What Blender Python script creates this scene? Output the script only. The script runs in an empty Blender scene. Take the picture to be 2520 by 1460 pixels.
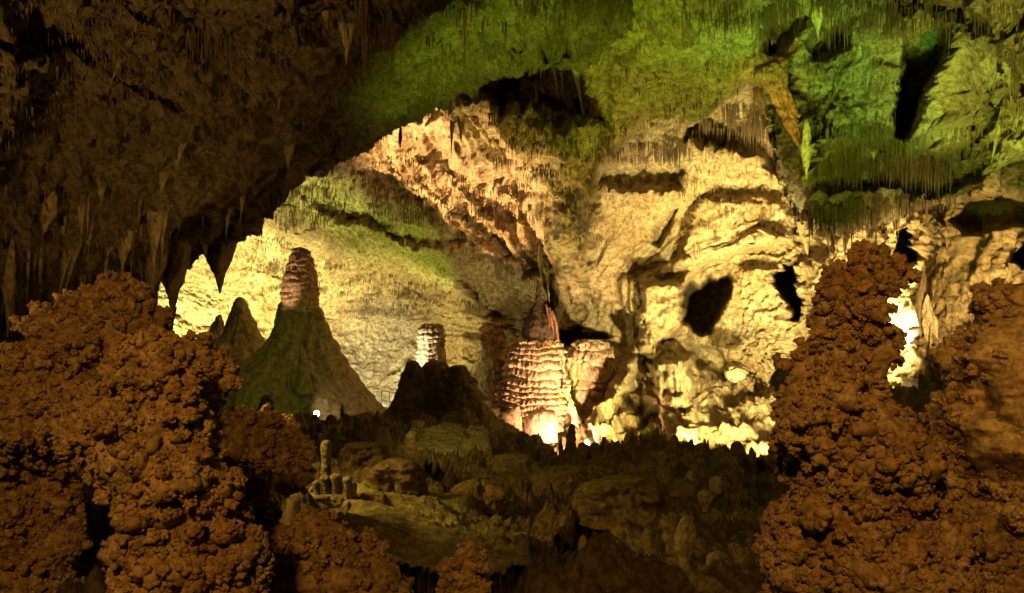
import bpy, math, random
import numpy as np

# ------------------------------------------------------------------ basics
C = bpy.context.scene.collection
SC = bpy.context.scene
rng = np.random.default_rng(7)
random.seed(7)
K = 0.6 / 1260.0                      # metres per picture unit at one metre distance (2520 x 1460 units)

def pt(px, py, Y):
    """A picture position at distance Y as a point of the cave (camera at the origin looking along +Y)."""
    return np.array(((px - 1260.0) * K * Y, Y, -(py - 730.0) * K * Y))

# ------------------------------------------------------------------ noise (numpy)
_perm = rng.permutation(256).astype(np.int32)
_perm = np.concatenate([_perm, _perm, _perm])
_g = rng.normal(size=(256, 3)).astype(np.float32)
_g /= np.linalg.norm(_g, axis=1)[:, None]

def perlin(p):
    p = np.asarray(p, np.float32)
    i = np.floor(p).astype(np.int32)
    f = p - i
    i &= 255
    u = f * f * f * (f * (f * 6 - 15) + 10)
    out = None
    r = np.zeros(len(p), np.float32)
    for dx in (0, 1):
        wx = u[:, 0] if dx else 1 - u[:, 0]
        a = _perm[(i[:, 0] + dx) & 255]
        for dy in (0, 1):
            wy = u[:, 1] if dy else 1 - u[:, 1]
            b = _perm[(a + i[:, 1] + dy) & 255]
            for dz in (0, 1):
                wz = u[:, 2] if dz else 1 - u[:, 2]
                g = _g[_perm[(b + i[:, 2] + dz) & 255]]
                d = g[:, 0] * (f[:, 0] - dx) + g[:, 1] * (f[:, 1] - dy) + g[:, 2] * (f[:, 2] - dz)
                r += wx * wy * wz * d
    return r * 1.6

def fbm(p, octv=4, lac=2.03, gain=0.5):
    r = np.zeros(len(p), np.float32); a = 1.0; s = 1.0
    for o in range(octv):
        r += a * perlin(np.asarray(p, np.float32) * s + 17.3 * o)
        a *= gain; s *= lac
    return r

def ridged(p, octv=4, lac=2.1, gain=0.5):
    r = np.zeros(len(p), np.float32); a = 1.0; s = 1.0
    for o in range(octv):
        r += a * (1 - np.abs(perlin(np.asarray(p, np.float32) * s + 31.7 * o)) * 2)
        a *= gain; s *= lac
    return r

def worley(p):
    """Distance to the nearest of one random point per cell."""
    p = np.asarray(p, np.float32)
    i = np.floor(p).astype(np.int32); f = p - i
    best = np.full(len(p), 9.0, np.float32)
    for dx in (-1, 0, 1):
        for dy in (-1, 0, 1):
            for dz in (-1, 0, 1):
                h = _perm[(_perm[(_perm[(i[:, 0] + dx) & 255] + i[:, 1] + dy) & 255] + i[:, 2] + dz) & 255]
                o = np.abs(_g[h]) % 1.0
                d = (f[:, 0] - dx - o[:, 0]) ** 2 + (f[:, 1] - dy - o[:, 1]) ** 2 + (f[:, 2] - dz - o[:, 2]) ** 2
                best = np.minimum(best, d)
    return np.sqrt(best)

def smooth(a, b, x):
    t = np.clip((x - a) / (b - a), 0, 1)
    return t * t * (3 - 2 * t)

def poly_sd(poly, x, y):
    """Signed distance to a closed polygon, positive inside."""
    poly = np.asarray(poly, np.float32)
    d = np.full(x.shape, 1e9, np.float32)
    ins = np.zeros(x.shape, bool)
    n = len(poly)
    for k in range(n):
        x0, y0 = poly[k]; x1, y1 = poly[(k + 1) % n]
        ex, ey = x1 - x0, y1 - y0
        t = np.clip(((x - x0) * ex + (y - y0) * ey) / (ex * ex + ey * ey + 1e-9), 0, 1)
        d = np.minimum(d, (x - x0 - t * ex) ** 2 + (y - y0 - t * ey) ** 2)
        if y0 != y1:
            c = ((y0 > y) != (y1 > y)) & (x < (x1 - x0) * (y - y0) / (y1 - y0) + x0)
            ins ^= c
    d = np.sqrt(d)
    return np.where(ins, d, -d)

def line_d(line, x, y):
    d = np.full(x.shape, 1e9, np.float32)
    for (x0, y0), (x1, y1) in zip(line[:-1], line[1:]):
        ex, ey = x1 - x0, y1 - y0
        t = np.clip(((x - x0) * ex + (y - y0) * ey) / (ex * ex + ey * ey + 1e-9), 0, 1)
        d = np.minimum(d, np.hypot(x - x0 - t * ex, y - y0 - t * ey))
    return d

def rbf(ctrl):
    c = np.asarray(ctrl, np.float64)
    s = 1000.0
    q = c[:, :2] / s
    n = len(q)
    def U(r2):
        return 0.5 * r2 * np.log(r2 + 1e-9)
    A = np.zeros((n + 3, n + 3))
    A[:n, :n] = U(((q[:, None] - q[None]) ** 2).sum(-1)) + np.eye(n) * 0.004
    A[:n, n] = 1; A[:n, n + 1:] = q; A[n, :n] = 1; A[n + 1:, :n] = q.T
    w = np.linalg.solve(A, np.concatenate([np.log(c[:, 2]), np.zeros(3)]))
    def f(x, y):
        x = x / s; y = y / s
        r = w[n] + w[n + 1] * x + w[n + 2] * y
        for k in range(n):
            r = r + w[k] * U((x - q[k, 0]) ** 2 + (y - q[k, 1]) ** 2)
        return np.exp(r).astype(np.float32)
    return f

# ------------------------------------------------------------------ objects
def raw_mesh(name, V, F, mat, loc=(0, 0, 0), parent=None, flat=False):
    """One mesh object from an array of vertices and arrays (or one array) of faces."""
    V = np.asarray(V, np.float32) - np.asarray(loc, np.float32)
    if parent is not None:
        V = V - 0
    Fs = F if isinstance(F, list) else [F]
    Fs = [np.asarray(f, np.int32) for f in Fs if len(f)]
    me = bpy.data.meshes.new(name)
    me.vertices.add(len(V)); me.vertices.foreach_set('co', V.ravel())
    tot = np.concatenate([np.full(len(f), f.shape[1], np.int32) for f in Fs])
    idx = np.concatenate([f.ravel() for f in Fs])
    me.loops.add(len(idx)); me.loops.foreach_set('vertex_index', idx)
    me.polygons.add(len(tot))
    st = np.concatenate([[0], np.cumsum(tot)[:-1]]).astype(np.int32)
    me.polygons.foreach_set('loop_start', st); me.polygons.foreach_set('loop_total', tot)
    me.update(calc_edges=True); me.validate()
    if not flat:
        me.polygons.foreach_set('use_smooth', np.ones(len(me.polygons), bool))
    me.materials.append(mat)
    o = bpy.data.objects.new(name, me); C.objects.link(o)
    o.location = loc
    if parent is not None:
        o.parent = parent
        o.location = np.asarray(loc, float) - np.asarray(parent.location, float)
    return o

def tag(o, label, cat, group=None):
    o['label'] = label; o['category'] = cat
    if group: o['group'] = group
    return o

def structure(o, label=None):
    o['kind'] = 'structure'
    if label: o['label'] = label
    return o

def empty(name, loc):
    o = bpy.data.objects.new(name, None); C.objects.link(o); o.location = loc
    o.empty_display_size = 0.2
    return o

# ------------------------------------------------------------------ materials
def rock(name, a, b, c, scale=1.0, bump=0.5, dist=0.03, rough=0.85, streak=0.0, stain=0.45, spec=0.25):
    """Limestone: two mixed base colours, mineral stains c, mottling and several sizes of bump."""
    m = bpy.data.materials.new(name); m.use_nodes = True
    nt = m.node_tree; N = nt.nodes; L = nt.links
    bs = N['Principled BSDF']
    bs.inputs['Specular IOR Level'].default_value = spec
    geo = N.new('ShaderNodeNewGeometry')
    mp = N.new('ShaderNodeMapping'); mp.inputs['Scale'].default_value = (scale, scale, scale * (1 - 0.82 * streak))
    L.new(geo.outputs['Position'], mp.inputs['Vector'])
    def noise(s, det, rgh, vec=mp, dis=0.0):
        n = N.new('ShaderNodeTexNoise'); n.inputs['Scale'].default_value = s
        n.inputs['Detail'].default_value = det; n.inputs['Roughness'].default_value = rgh
        n.inputs['Distortion'].default_value = dis
        L.new(vec.outputs[0], n.inputs['Vector']); return n
    def ramp(n, p0, p1, out='Fac'):
        r = N.new('ShaderNodeMapRange'); r.inputs['From Min'].default_value = p0; r.inputs['From Max'].default_value = p1
        L.new(n.outputs[out], r.inputs['Value']); return r
    def mix(f, x, y):
        k = N.new('ShaderNodeMix'); k.data_type = 'RGBA'
        L.new(f.outputs[0], k.inputs['Factor'])
        for sk, v in ((k.inputs['A'], x), (k.inputs['B'], y)):
            if isinstance(v, tuple): sk.default_value = (*v, 1)
            else: L.new(v.outputs['Result'], sk)
        return k
    n1 = noise(0.55, 6, 0.65, dis=0.4); n2 = noise(2.3, 8, 0.72, dis=0.6); n3 = noise(5.5, 8, 0.78)
    k1 = mix(ramp(n1, 0.38, 0.62), a, b)
    r2 = ramp(n2, 0.62 - 0.2 * stain, 0.72)
    k2 = mix(r2, k1, c)
    dark = N.new('ShaderNodeMix'); dark.data_type = 'RGBA'; dark.blend_type = 'MULTIPLY'
    dark.inputs['Factor'].default_value = 0.7
    L.new(k2.outputs['Result'], dark.inputs['A'])
    r3 = N.new('ShaderNodeMapRange'); r3.inputs['From Min'].default_value = 0.41; r3.inputs['From Max'].default_value = 0.57
    r3.inputs['To Min'].default_value = 0.22; r3.inputs['To Max'].default_value = 1.2
    L.new(n3.outputs['Fac'], r3.inputs['Value'])
    comb = N.new('ShaderNodeCombineColor')
    for q in range(3): L.new(r3.outputs[0], comb.inputs[q])
    L.new(comb.outputs[0], dark.inputs['B'])
    n5 = noise(3.1, 5, 0.62, dis=1.2)
    sp = ramp(n5, 0.60, 0.66)
    specks = N.new('ShaderNodeMix'); specks.data_type = 'RGBA'  # scattered specks of a deepened stain colour
    sc_ = N.new('ShaderNodeMath'); sc_.operation = 'MULTIPLY'; sc_.inputs[1].default_value = 0.75; L.new(sp.outputs[0], sc_.inputs[0])
    L.new(sc_.outputs[0], specks.inputs['Factor']); L.new(dark.outputs['Result'], specks.inputs['A']); specks.inputs['B'].default_value = (c[0] * 0.45, c[1] * 0.45, c[2] * 0.45, 1)
    L.new(specks.outputs['Result'], bs.inputs['Base Color'])
    rr = N.new('ShaderNodeMapRange'); rr.inputs['To Min'].default_value = rough - 0.2; rr.inputs['To Max'].default_value = rough + 0.1
    L.new(n2.outputs['Fac'], rr.inputs['Value']); L.new(rr.outputs[0], bs.inputs['Roughness'])
    vor = N.new('ShaderNodeTexVoronoi'); vor.inputs['Scale'].default_value = 5.0
    L.new(mp.outputs[0], vor.inputs['Vector'])
    add = N.new('ShaderNodeMath'); add.operation = 'MULTIPLY_ADD'
    L.new(vor.outputs['Distance'], add.inputs[0]); add.inputs[1].default_value = -0.35; L.new(n3.outputs['Fac'], add.inputs[2])
    b1 = N.new('ShaderNodeBump'); b1.inputs['Strength'].default_value = bump; b1.inputs['Distance'].default_value = dist
    L.new(add.outputs[0], b1.inputs['Height'])
    n4 = noise(30.0, 4, 0.6)
    b2 = N.new('ShaderNodeBump'); b2.inputs['Strength'].default_value = bump * 0.6; b2.inputs['Distance'].default_value = dist * 0.3
    L.new(n4.outputs['Fac'], b2.inputs['Height']); L.new(b1.outputs[0], b2.inputs['Normal'])
    L.new(b2.outputs[0], bs.inputs['Normal'])
    return m

M = {
    'wall': rock('cave_wall_limestone', (0.58, 0.45, 0.25), (0.42, 0.29, 0.14), (0.26, 0.14, 0.06), 1.0, 1.0, 0.16),
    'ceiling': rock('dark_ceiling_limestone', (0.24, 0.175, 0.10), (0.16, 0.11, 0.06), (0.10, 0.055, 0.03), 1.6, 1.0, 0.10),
    'hang': rock('hanging_mass_limestone', (0.48, 0.39, 0.25), (0.28, 0.19, 0.11), (0.20, 0.12, 0.065), 1.3, 1.0, 0.12),
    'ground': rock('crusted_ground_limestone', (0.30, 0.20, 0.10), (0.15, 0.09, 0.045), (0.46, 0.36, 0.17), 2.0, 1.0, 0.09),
    'popcorn': rock('popcorn_calcite', (0.52, 0.31, 0.145), (0.40, 0.21, 0.085), (0.66, 0.48, 0.28), 3.0, 0.9, 0.016, 0.62, stain=0.8, spec=0.45),
    'flow': rock('smooth_flowstone', (0.32, 0.26, 0.14), (0.24, 0.19, 0.10), (0.20, 0.13, 0.07), 1.0, 0.5, 0.04, 0.65, spec=0.4),
    'pagoda': rock('ribbed_flowstone', (0.58, 0.41, 0.28), (0.46, 0.30, 0.19), (0.32, 0.17, 0.10), 1.8, 0.6, 0.04, streak=0.5),
    'red': rock('iron_stained_flowstone', (0.36, 0.17, 0.09), (0.27, 0.11, 0.055), (0.16, 0.07, 0.04), 2.0, 0.7, 0.04, streak=0.5),
    'hood': rock('shaded_iron_flowstone', (0.09, 0.05, 0.03), (0.06, 0.035, 0.02), (0.14, 0.07, 0.04), 2.0, 0.7, 0.04, streak=0.5),  # iron flowstone darkened: the hood's shade is put into its colour
    'shelf': rock('dull_shelf_calcite', (0.27, 0.21, 0.12), (0.20, 0.15, 0.08), (0.12, 0.08, 0.045), 4.0, 0.9, 0.03, streak=0.3),
    'drip': rock('dull_dripstone', (0.40, 0.31, 0.18), (0.30, 0.22, 0.12), (0.17, 0.11, 0.06), 4.0, 0.9, 0.03, streak=0.3),
    'straw': rock('soda_straw_calcite', (0.17, 0.11, 0.055), (0.12, 0.075, 0.035), (0.24, 0.16, 0.085), 3.0, 0.4, 0.01),  # darkened: the backlit look of the straws is put into the colour
    'tite': rock('stalactite_calcite', (0.36, 0.26, 0.14), (0.26, 0.18, 0.095), (0.18, 0.10, 0.05), 2.0, 0.8, 0.03, streak=0.7),
    'pale': rock('pale_calcite', (0.60, 0.50, 0.33), (0.50, 0.40, 0.25), (0.38, 0.27, 0.15), 3.0, 0.6, 0.02, streak=0.4),
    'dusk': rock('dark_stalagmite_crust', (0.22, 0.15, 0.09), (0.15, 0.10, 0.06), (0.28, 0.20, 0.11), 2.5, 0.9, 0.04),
    'slab_crust': rock('crusted_slab', (0.40, 0.34, 0.13), (0.14, 0.095, 0.05), (0.20, 0.13, 0.065), 1.6, 1.0, 0.05),
    'slab': rock('bare_boulder_limestone', (0.44, 0.35, 0.20), (0.34, 0.26, 0.14), (0.22, 0.16, 0.09), 1.5, 0.6, 0.04),
}

# ------------------------------------------------------------------ reliefs: the shell of the cave
class Surface:
    """A rock surface seen from the path, laid out on a grid and given its true distance everywhere."""
    def __init__(s, name, x0, x1, y0, y1, step, depth, rough, poly=None, edge=6.0, fold=None, mat=None, round_r=70.0, round_h=1.5):
        s.x0, s.y0, s.step = x0, y0, step
        xs = np.arange(x0, x1 + step, step, dtype=np.float32); ys = np.arange(y0, y1 + step, step, dtype=np.float32)
        s.nx, s.ny = len(xs), len(ys)
        X, Y = np.meshgrid(xs, ys)
        x = X.ravel(); y = Y.ravel()
        D = depth(x, y)
        P = np.stack([(x - 1260) * K * D, D, -(y - 730) * K * D], 1)
        mask = np.ones(len(x), bool)
        if poly is not None:
            wob = fbm(np.stack([x / 34, y / 34, x * 0], 1), 4) * edge
            sd = poly_sd(poly, x, y) + wob
            mask = (sd > 0).reshape(s.ny, s.nx)
            keep = (sd > 14).reshape(s.ny, s.nx)          # drop loose islands along the edge
            for _ in range(24):
                g = keep.copy()
                g[1:] |= keep[:-1]; g[:-1] |= keep[1:]; g[:, 1:] |= keep[:, :-1]; g[:, :-1] |= keep[:, 1:]
                keep = g & mask
            mask = keep.ravel()
            t = np.clip(sd / round_r, 0, 1)
            D = D + round_h * (1 - np.sqrt(np.clip(1 - (1 - t) ** 2, 0, 1)))
        ray_off, nrm_off = rough(x, y, D, P)
        nrm_off = nrm_off - nrm_off[mask].mean()
        D = D + ray_off
        V = np.stack([(x - 1260) * K * D, D, -(y - 730) * K * D], 1)
        G = P.reshape(s.ny, s.nx, 3)
        n = np.cross(np.gradient(G, axis=1), np.gradient(G, axis=0)).reshape(-1, 3)
        n /= np.linalg.norm(n, axis=1)[:, None] + 1e-9
        n *= -np.sign((n * P).sum(1))[:, None]            # towards the path
        V = V - n * nrm_off[:, None]
        # what stands in front along every line of sight, for hanging and standing things
        pxx = np.round((V[:, 0] / (K * V[:, 1]) + 1260 - s.x0) / s.step).astype(int); pyy = np.round((730 - V[:, 2] / (K * V[:, 1]) - s.y0) / s.step).astype(int)
        ok = (pxx >= 0) & (pxx < s.nx) & (pyy >= 0) & (pyy < s.ny) & mask
        zb = D.reshape(s.ny, s.nx).copy(); o_ = np.nonzero(ok)[0]; o_ = o_[np.argsort(-V[o_, 1])]
        zb[pyy[o_], pxx[o_]] = V[o_, 1]
        s.D = zb
        id_ = np.arange(len(x)).reshape(s.ny, s.nx)
        q = np.stack([id_[:-1, :-1], id_[1:, :-1], id_[1:, 1:], id_[:-1, 1:]], -1).reshape(-1, 4)
        q = q[mask[q].all(1)]
        faces = [q]
        if fold is not None:
            e = np.concatenate([q[:, [0, 1]], q[:, [1, 2]], q[:, [2, 3]], q[:, [3, 0]]])
            key = np.sort(e, 1); key = key[:, 0].astype(np.int64) * len(x) + key[:, 1]
            u, inv, cnt = np.unique(key, return_inverse=True, return_counts=True)
            e = e[cnt[inv] == 1]
            bv = np.unique(e); n0 = len(V)
            lut = np.full(len(x), -1); lut[bv] = np.arange(len(bv))
            ray = V[bv] / np.linalg.norm(V[bv], axis=1)[:, None]
            prev = bv; base = V[bv]
            for k, (f, up) in enumerate(fold):
                nz = fbm(base * 0.7 + k * 5.1, 3)[:, None] * 0.25 * f
                # the rock behind the lip runs on away from the path and turns up (or down) into the mass
                W = base + ray * (f + nz) + np.array((0, 0, up)) * (1 + 0.15 * nz / f)
                newid = n0 + np.arange(len(bv)); V = np.concatenate([V, W]); n0 += len(bv)
                a = prev[lut[e[:, 0]]]; b = prev[lut[e[:, 1]]]; c = newid[lut[e[:, 1]]]; d = newid[lut[e[:, 0]]]
                faces.append(np.stack([a, d, c, b], 1)); prev = newid
        used = np.unique(np.concatenate([f.ravel() for f in faces]))
        remap = np.full(len(V), -1); remap[used] = np.arange(len(used))
        s.obj = raw_mesh(name, V[used], [remap[f] for f in faces], mat)
    def at(s, px, py):
        fx = np.clip((np.asarray(px, float) - s.x0) / s.step, 0, s.nx - 1.001); fy = np.clip((np.asarray(py, float) - s.y0) / s.step, 0, s.ny - 1.001)
        i = fx.astype(int); j = fy.astype(int); u = fx - i; v = fy - j
        d = s.D
        return (d[j, i] * (1 - u) + d[j, i + 1] * u) * (1 - v) + (d[j + 1, i] * (1 - u) + d[j + 1, i + 1] * u) * v

def crag(P, amp=1.0, size=1.0, fine=1.0, lump=1.0):
    """Broken limestone: broad swells, ridges, scallops and fine crumbs, in metres."""
    q = P / size
    w = np.stack([fbm(q * 1.1, 2), fbm(q * 1.1 + 50, 2), fbm(q * 1.1 + 90, 2)], 1)
    r = 0.75 * fbm(q * 0.16, 3) - 0.28 * lump * ridged(q * 0.45 + 3.1, 4) + 0.14 * lump * fbm(q * 1.3 + 9.7, 4)
    big = r; r = 0
    r += 0.12 * np.clip(0.5 - worley(q * 0.9 + 0.35 * w), 0, 1)
    r -= 0.13 * ridged(q * 1.9 + 0.5 * w, 3)
    r += 0.22 * np.clip(0.42 - worley(q * 2.6 + 0.6 * w), 0, 1) * smooth(-0.1, 0.3, w[:, 0])   # pits
    r += 0.30 * np.clip(0.40 - worley(q * 4.3 + 0.8 * w), 0, 1) * smooth(-0.25, 0.25, w[:, 1])
    r += 0.07 * fbm(q * np.array((4.0, 4.0, 7.0), np.float32), 4)
    return amp * size * (big + r * fine)

def ledges(P, pitch, amp, tilt=0.0):
    """Thin horizontal shelves: the surface steps back under each."""
    h = P[:, 2] / pitch + 0.55 * fbm(P * np.array((0.22, 0.22, 0.5), np.float32), 4) + tilt * P[:, 0]
    s = h - np.floor(h)
    m = smooth(-0.1, 0.5, fbm(P * 0.3 + 40, 3))
    return -amp * m * s ** 2 * smooth(1.0, 0.9, s)

pockets = [  # outline, depth in metres, softness
    ([(1683, 725), (1700, 702), (1728, 708), (1755, 690), (1775, 700), (1800, 685), (1812, 715), (1795, 765), (1745, 822), (1712, 822), (1688, 790)], 8.0, 9),
    ([(1700, 868), (1725, 850), (1765, 862), (1795, 895), (1785, 935), (1745, 920), (1715, 905)], 2.2, 9),
    ([(1925, 690), (1935, 655), (1952, 645), (1968, 665), (1978, 740), (1968, 790), (1952, 775), (1932, 730)], 6.0, 7),
    ([(1462, 425), (1490, 393), (1560, 382), (1640, 388), (1682, 418), (1672, 448), (1600, 462), (1540, 466), (1480, 455)], 2.0, 12),
    ([(1603, 600), (1615, 550), (1665, 508), (1652, 555), (1622, 606)], 1.2, 9),
    ([(1285, 790), (1325, 712), (1362, 740), (1378, 800), (1372, 860), (1280, 860)], 1.4, 10),
    ([(1380, 808), (1440, 806), (1505, 830), (1450, 858), (1390, 856)], 3.0, 7),
    ([(2196, 640), (2212, 575), (2230, 556), (2252, 566), (2264, 615), (2250, 655), (2222, 648), (2210, 700), (2192, 700)], 5.0, 7),
    ([(2402, 545), (2420, 503), (2470, 486), (2540, 508), (2545, 540), (2450, 570), (2420, 580)], 2.4, 10),
    ([(2488, 630), (2505, 598), (2570, 590), (2570, 660), (2505, 655)], 3.0, 9),
    ([(1688, 335), (1760, 262), (1850, 228), (1892, 250), (1930, 400), (1925, 450), (1862, 395), (1762, 372), (1690, 360)], 3.0, 14),
    ([(1215, 245), (1250, 205), (1310, 178), (1380, 172), (1436, 182), (1442, 232), (1390, 252), (1290, 250)], 1.5, 16),
    ([(1693, 695), (1742, 645), (1830, 630), (1942, 586), (2010, 600), (1995, 900), (1900, 990), (1760, 1000), (1700, 850)], 1.6, 12),
    ([(1790, 905), (1815, 895), (1845, 910), (1830, 945), (1800, 950)], 1.0, 8),
    ([(1820, 1010), (1900, 1000), (1930, 1050), (1880, 1060), (1830, 1045)], 1.8, 8),
    ([(1210, 370), (1300, 400), (1330, 470), (1300, 520), (1230, 470)], 1.2, 20),
    ([(1320, 580), (1360, 600), (1350, 690), (1330, 690)], 1.0, 10),
    ([(1730, 990), (1790, 1000), (1815, 1060), (1760, 1060)], 1.6, 9),
    ([(2165, 470), (2195, 460), (2260, 520), (2180, 540)], 0.8, 10),
]
bulges = [
    ([(1592, 890), (1640, 872), (1700, 880), (1716, 960), (1728, 1115), (1650, 1100), (1604, 1000)], 2.0, 12),
    ([(1556, 872), (1592, 900), (1574, 1000), (1505, 1095), (1430, 1125), (1478, 1020), (1528, 940)], 1.2, 12),
    # masses that stand nearer than what is around them
    ([(1050, 325), (1090, 400), (1180, 450), (1270, 497), (1322, 565), (1345, 705), (1440, 760), (1500, 300), (1420, 200), (1100, 250)], 3.2, 20),
    ([(705, 470), (800, 565), (800, 690), (960, 692), (1070, 722), (1160, 748), (1285, 868), (1340, 730), (1250, 640), (1150, 592), (1050, 580), (950, 560), (850, 545)], 1.3, 14),
    ([(1460, 400), (1560, 350), (1690, 330), (1800, 272), (1900, 228), (1900, -100), (1400, -100), (1440, 250), (1300, 300), (1380, 420)], 1.3, 18),
    ([(2308, 520), (2362, 532), (2372, 600), (2352, 645), (2318, 630)], 1.2, 9),
    ([(1390, 870), (1490, 850), (1560, 880), (1560, 960), (1480, 1090), (1400, 1060)], 1.0, 14),
    ([(1790, 900), (1850, 905), (1860, 960), (1800, 965)], 0.7, 9),
    ([(1000, 290), (1060, 340), (1330, 640), (1300, 560), (1130, 390)], 0.8, 14),
    ([(940, 430), (1010, 430), (1330, 700), (1290, 720), (1130, 590)], 1.1, 12),
    ([(1000, 380), (1100, 480), (1330, 690), (1325, 640), (1180, 500), (1060, 400)], 0.6, 12), ([(860, 420), (960, 480), (1120, 560), (1260, 640), (1200, 650), (1060, 590), (900, 520)], 0.7, 14),
    ([(1705, 480), (1930, 480), (1945, 585), (1830, 630), (1740, 645), (1690, 690), (1660, 640)], 1.3, 16),
    ([(1570, 690), (1690, 690), (1685, 800), (1600, 880), (1572, 860)], 1.0, 14),
    ([(1570, 690), (1690, 690), (1685, 800), (1600, 880), (1572, 860)], 1.2, 12), ([(1340, 520), (1420, 470), (1470, 620), (1400, 760), (1350, 720)], 1.2, 22),
    ([(2120, 470), (2200, 465), (2240, 520), (2160, 560)], 0.5, 9),
]
ribs = [     # flowstone ribs and pillars on the wall: line, half width, height
    ([(1565, 860), (1532, 960), (1465, 1095)], 24, 1.0), ([(1650, 885), (1662, 1000), (1690, 1105)], 46, 1.6),
    ([(1605, 925), (1590, 1000), (1515, 1080)], 26, 0.8), ([(1380, 870), (1398, 960), (1422, 1045)], 13, 0.9),
    ([(1545, 700), (1572, 860)], 24, 0.6), ([(2262, 745), (2276, 860)], 24, 1.1), ([(2300, 760), (2310, 880)], 18, 0.7),
    ([(1210, 800), (1215, 980)], 24, 1.0), ([(1130, 700), (1200, 780), (1275, 872)], 16, 1.0),
    ([(2140, 570), (2150, 640)], 14, 0.8), ([(2020, 580), (2040, 700)], 18, 0.8), ([(1560, 760), (1560, 700), (1690, 640)], 14, 0.5),
    ([(2480, 60), (2440, 200), (2420, 330)], 16, 0.8), ([(1870, 560), (1985, 620)], 10, 0.5),
]
main_depth = rbf([(-300, -250, 30), (-300, 500, 40), (-300, 1000, 38), (350, 600, 44), (350, 900, 42), (600, 700, 46), (600, 950, 44), (900, 450, 38),
    (900, 700, 46), (900, 950, 46), (1050, 300, 32), (1200, 450, 35), (1150, 700, 43), (1200, 900, 42), (1330, 720, 37), (1300, 550, 35), (1250, 250, 28),
    (1450, 300, 28), (1450, 170, 25), (1600, 50, 20), (1600, 250, 26), (1750, 100, 22), (1900, 50, 21), (1850, 300, 27), (1750, 400, 31), (1600, 550, 33),
    (1450, 600, 33), (1450, 850, 34), (1550, 1000, 32), (1650, 1050, 30), (1750, 600, 33), (1900, 500, 33), (1800, 700, 32), (1850, 900, 31), (1750, 1080, 28),
    (1900, 1100, 26), (2000, 700, 29), (2100, 600, 28), (2250, 600, 25), (2400, 600, 22), (2520, 600, 19), (2300, 800, 24), (2300, 950, 23), (2500, 800, 19),
    (2820, 700, 14), (2820, 200, 12), (2200, 300, 25), (2450, 200, 21), (2000, 1250, 20), (1500, 1250, 24), (1000, 1200, 36), (2400, 1250, 17), (500, 1250, 34),
    (1300, -250, 15), (1900, -250, 14), (2500, -250, 12), (700, 200, 30), (300, -250, 20)])

def main_rough(x, y, D, P):
    sheet = smooth(-0.30, 0.25, fbm(P * 0.17 + 60, 3))       # crumbling rock against smooth flowstone sheets
    sheet = sheet * (1 - smooth(860, 940, y) * smooth(1340, 1410, x) * smooth(1810, 1740, x))
    smoothed = np.maximum(smooth(1400, 1300, x), smooth(1420, 1480, x) * smooth(1980, 1900, x) * smooth(720, 640, y)) * smooth(900, 800, y)
    nr = crag(P, 1.0, 1.0, 0.25 + 1.0 * sheet, 1 - 0.68 * smoothed)
    # flow lines that sweep down towards the foot of the red canopy
    ang = np.arctan2(y - 820, x - 1385); rad = np.log(np.hypot(y - 820, x - 1385) + 60)
    bend = 0.10 * fbm(P * 0.2 + 13, 3)
    nr += smoothed * (0.42 - 0.16 * smooth(1420, 1480, x)) * ( fbm(np.stack([(ang + bend) * 9, rad * 0.9, x * 0], 1), 3) + 0.34 * fbm(np.stack([(ang + bend) * 34, rad * 2.2, x * 0 + 5], 1), 3))
    nr += 0.10 * (1 - sheet) * fbm(np.stack([P[:, 0] * 1.5, P[:, 1] * 1.5, P[:, 2] * 0.3], 1), 3)
    bed = P[:, 2] * 0.8 + P[:, 0] * 0.28 + 0.8 * fbm(P * 0.25 + 9, 3)
    nr += 0.22 * sheet * np.abs(((bed * 0.9) % 1.0) - 0.5)                      # bedding
    r = np.zeros(len(x), np.float32)
    back = smooth(1380, 1150, x)
    r += ledges(P, 1.15, 0.5) * (0.15 + 0.5 * back) * smooth(-200, 50, y)
    for poly, h, s in pockets:
        wob = fbm(np.stack([x / 26, y / 26, x * 0 + h], 1), 3) * 7
        r += h * (0.8 * smooth(-0.8 * s, 0.8 * s, poly_sd(poly, x, y) + wob) + 0.2 * smooth(0, 3.2 * s, poly_sd(poly, x, y) + wob))
    for poly, h, s in bulges:
        wob = fbm(np.stack([x / 30, y / 30, x * 0 + 2 * h], 1), 3) * 10
        r -= h * smooth(-s * 0.5, s * 1.5, poly_sd(poly, x, y) + wob)
    flute = np.zeros(len(x), np.float32)
    for ln, w, h in ribs:
        d = line_d(ln, x, y) + fbm(np.stack([x / 30, y / 60, x * 0 + w], 1), 2) * w * 0.25
        b = np.sqrt(np.clip(1 - (d / w) ** 2, 0, 1))
        r -= h * b; flute = np.maximum(flute, smooth(1.5, 0.4, d / w))
    fl = fbm(np.stack([P[:, 0] * 2.6, P[:, 1] * 0.4, P[:, 2] * 0.22], 1), 3)
    low = smooth(840, 960, y) * smooth(1350, 1420, x) * smooth(1760, 1650, x)
    r += 0.36 * np.maximum(flute, low) * fl + 0.12 * low * fbm(np.stack([P[:, 0] * 7, P[:, 1] * 0.8, P[:, 2] * 0.7], 1), 3)
    # boulder rubble on the floor of the bright alcove
    rub = smooth(700, 800, y) * smooth(1040, 960, y) * smooth(1690, 1760, x) * smooth(2020, 1950, x)
    nr -= rub * 0.55 * (0.7 - worley(P * 0.9 + 0.5 * np.stack([fbm(P * 1.4, 3), fbm(P * 1.4 + 30, 3), fbm(P * 1.4 + 60, 3)], 1)))
    return r, nr

wall = Surface('cave_wall', -300, 2820, -250, 1330, 2.5, main_depth, main_rough, mat=M['wall'])
structure(wall.obj, 'lit far wall and vault of the cave chamber')

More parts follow.
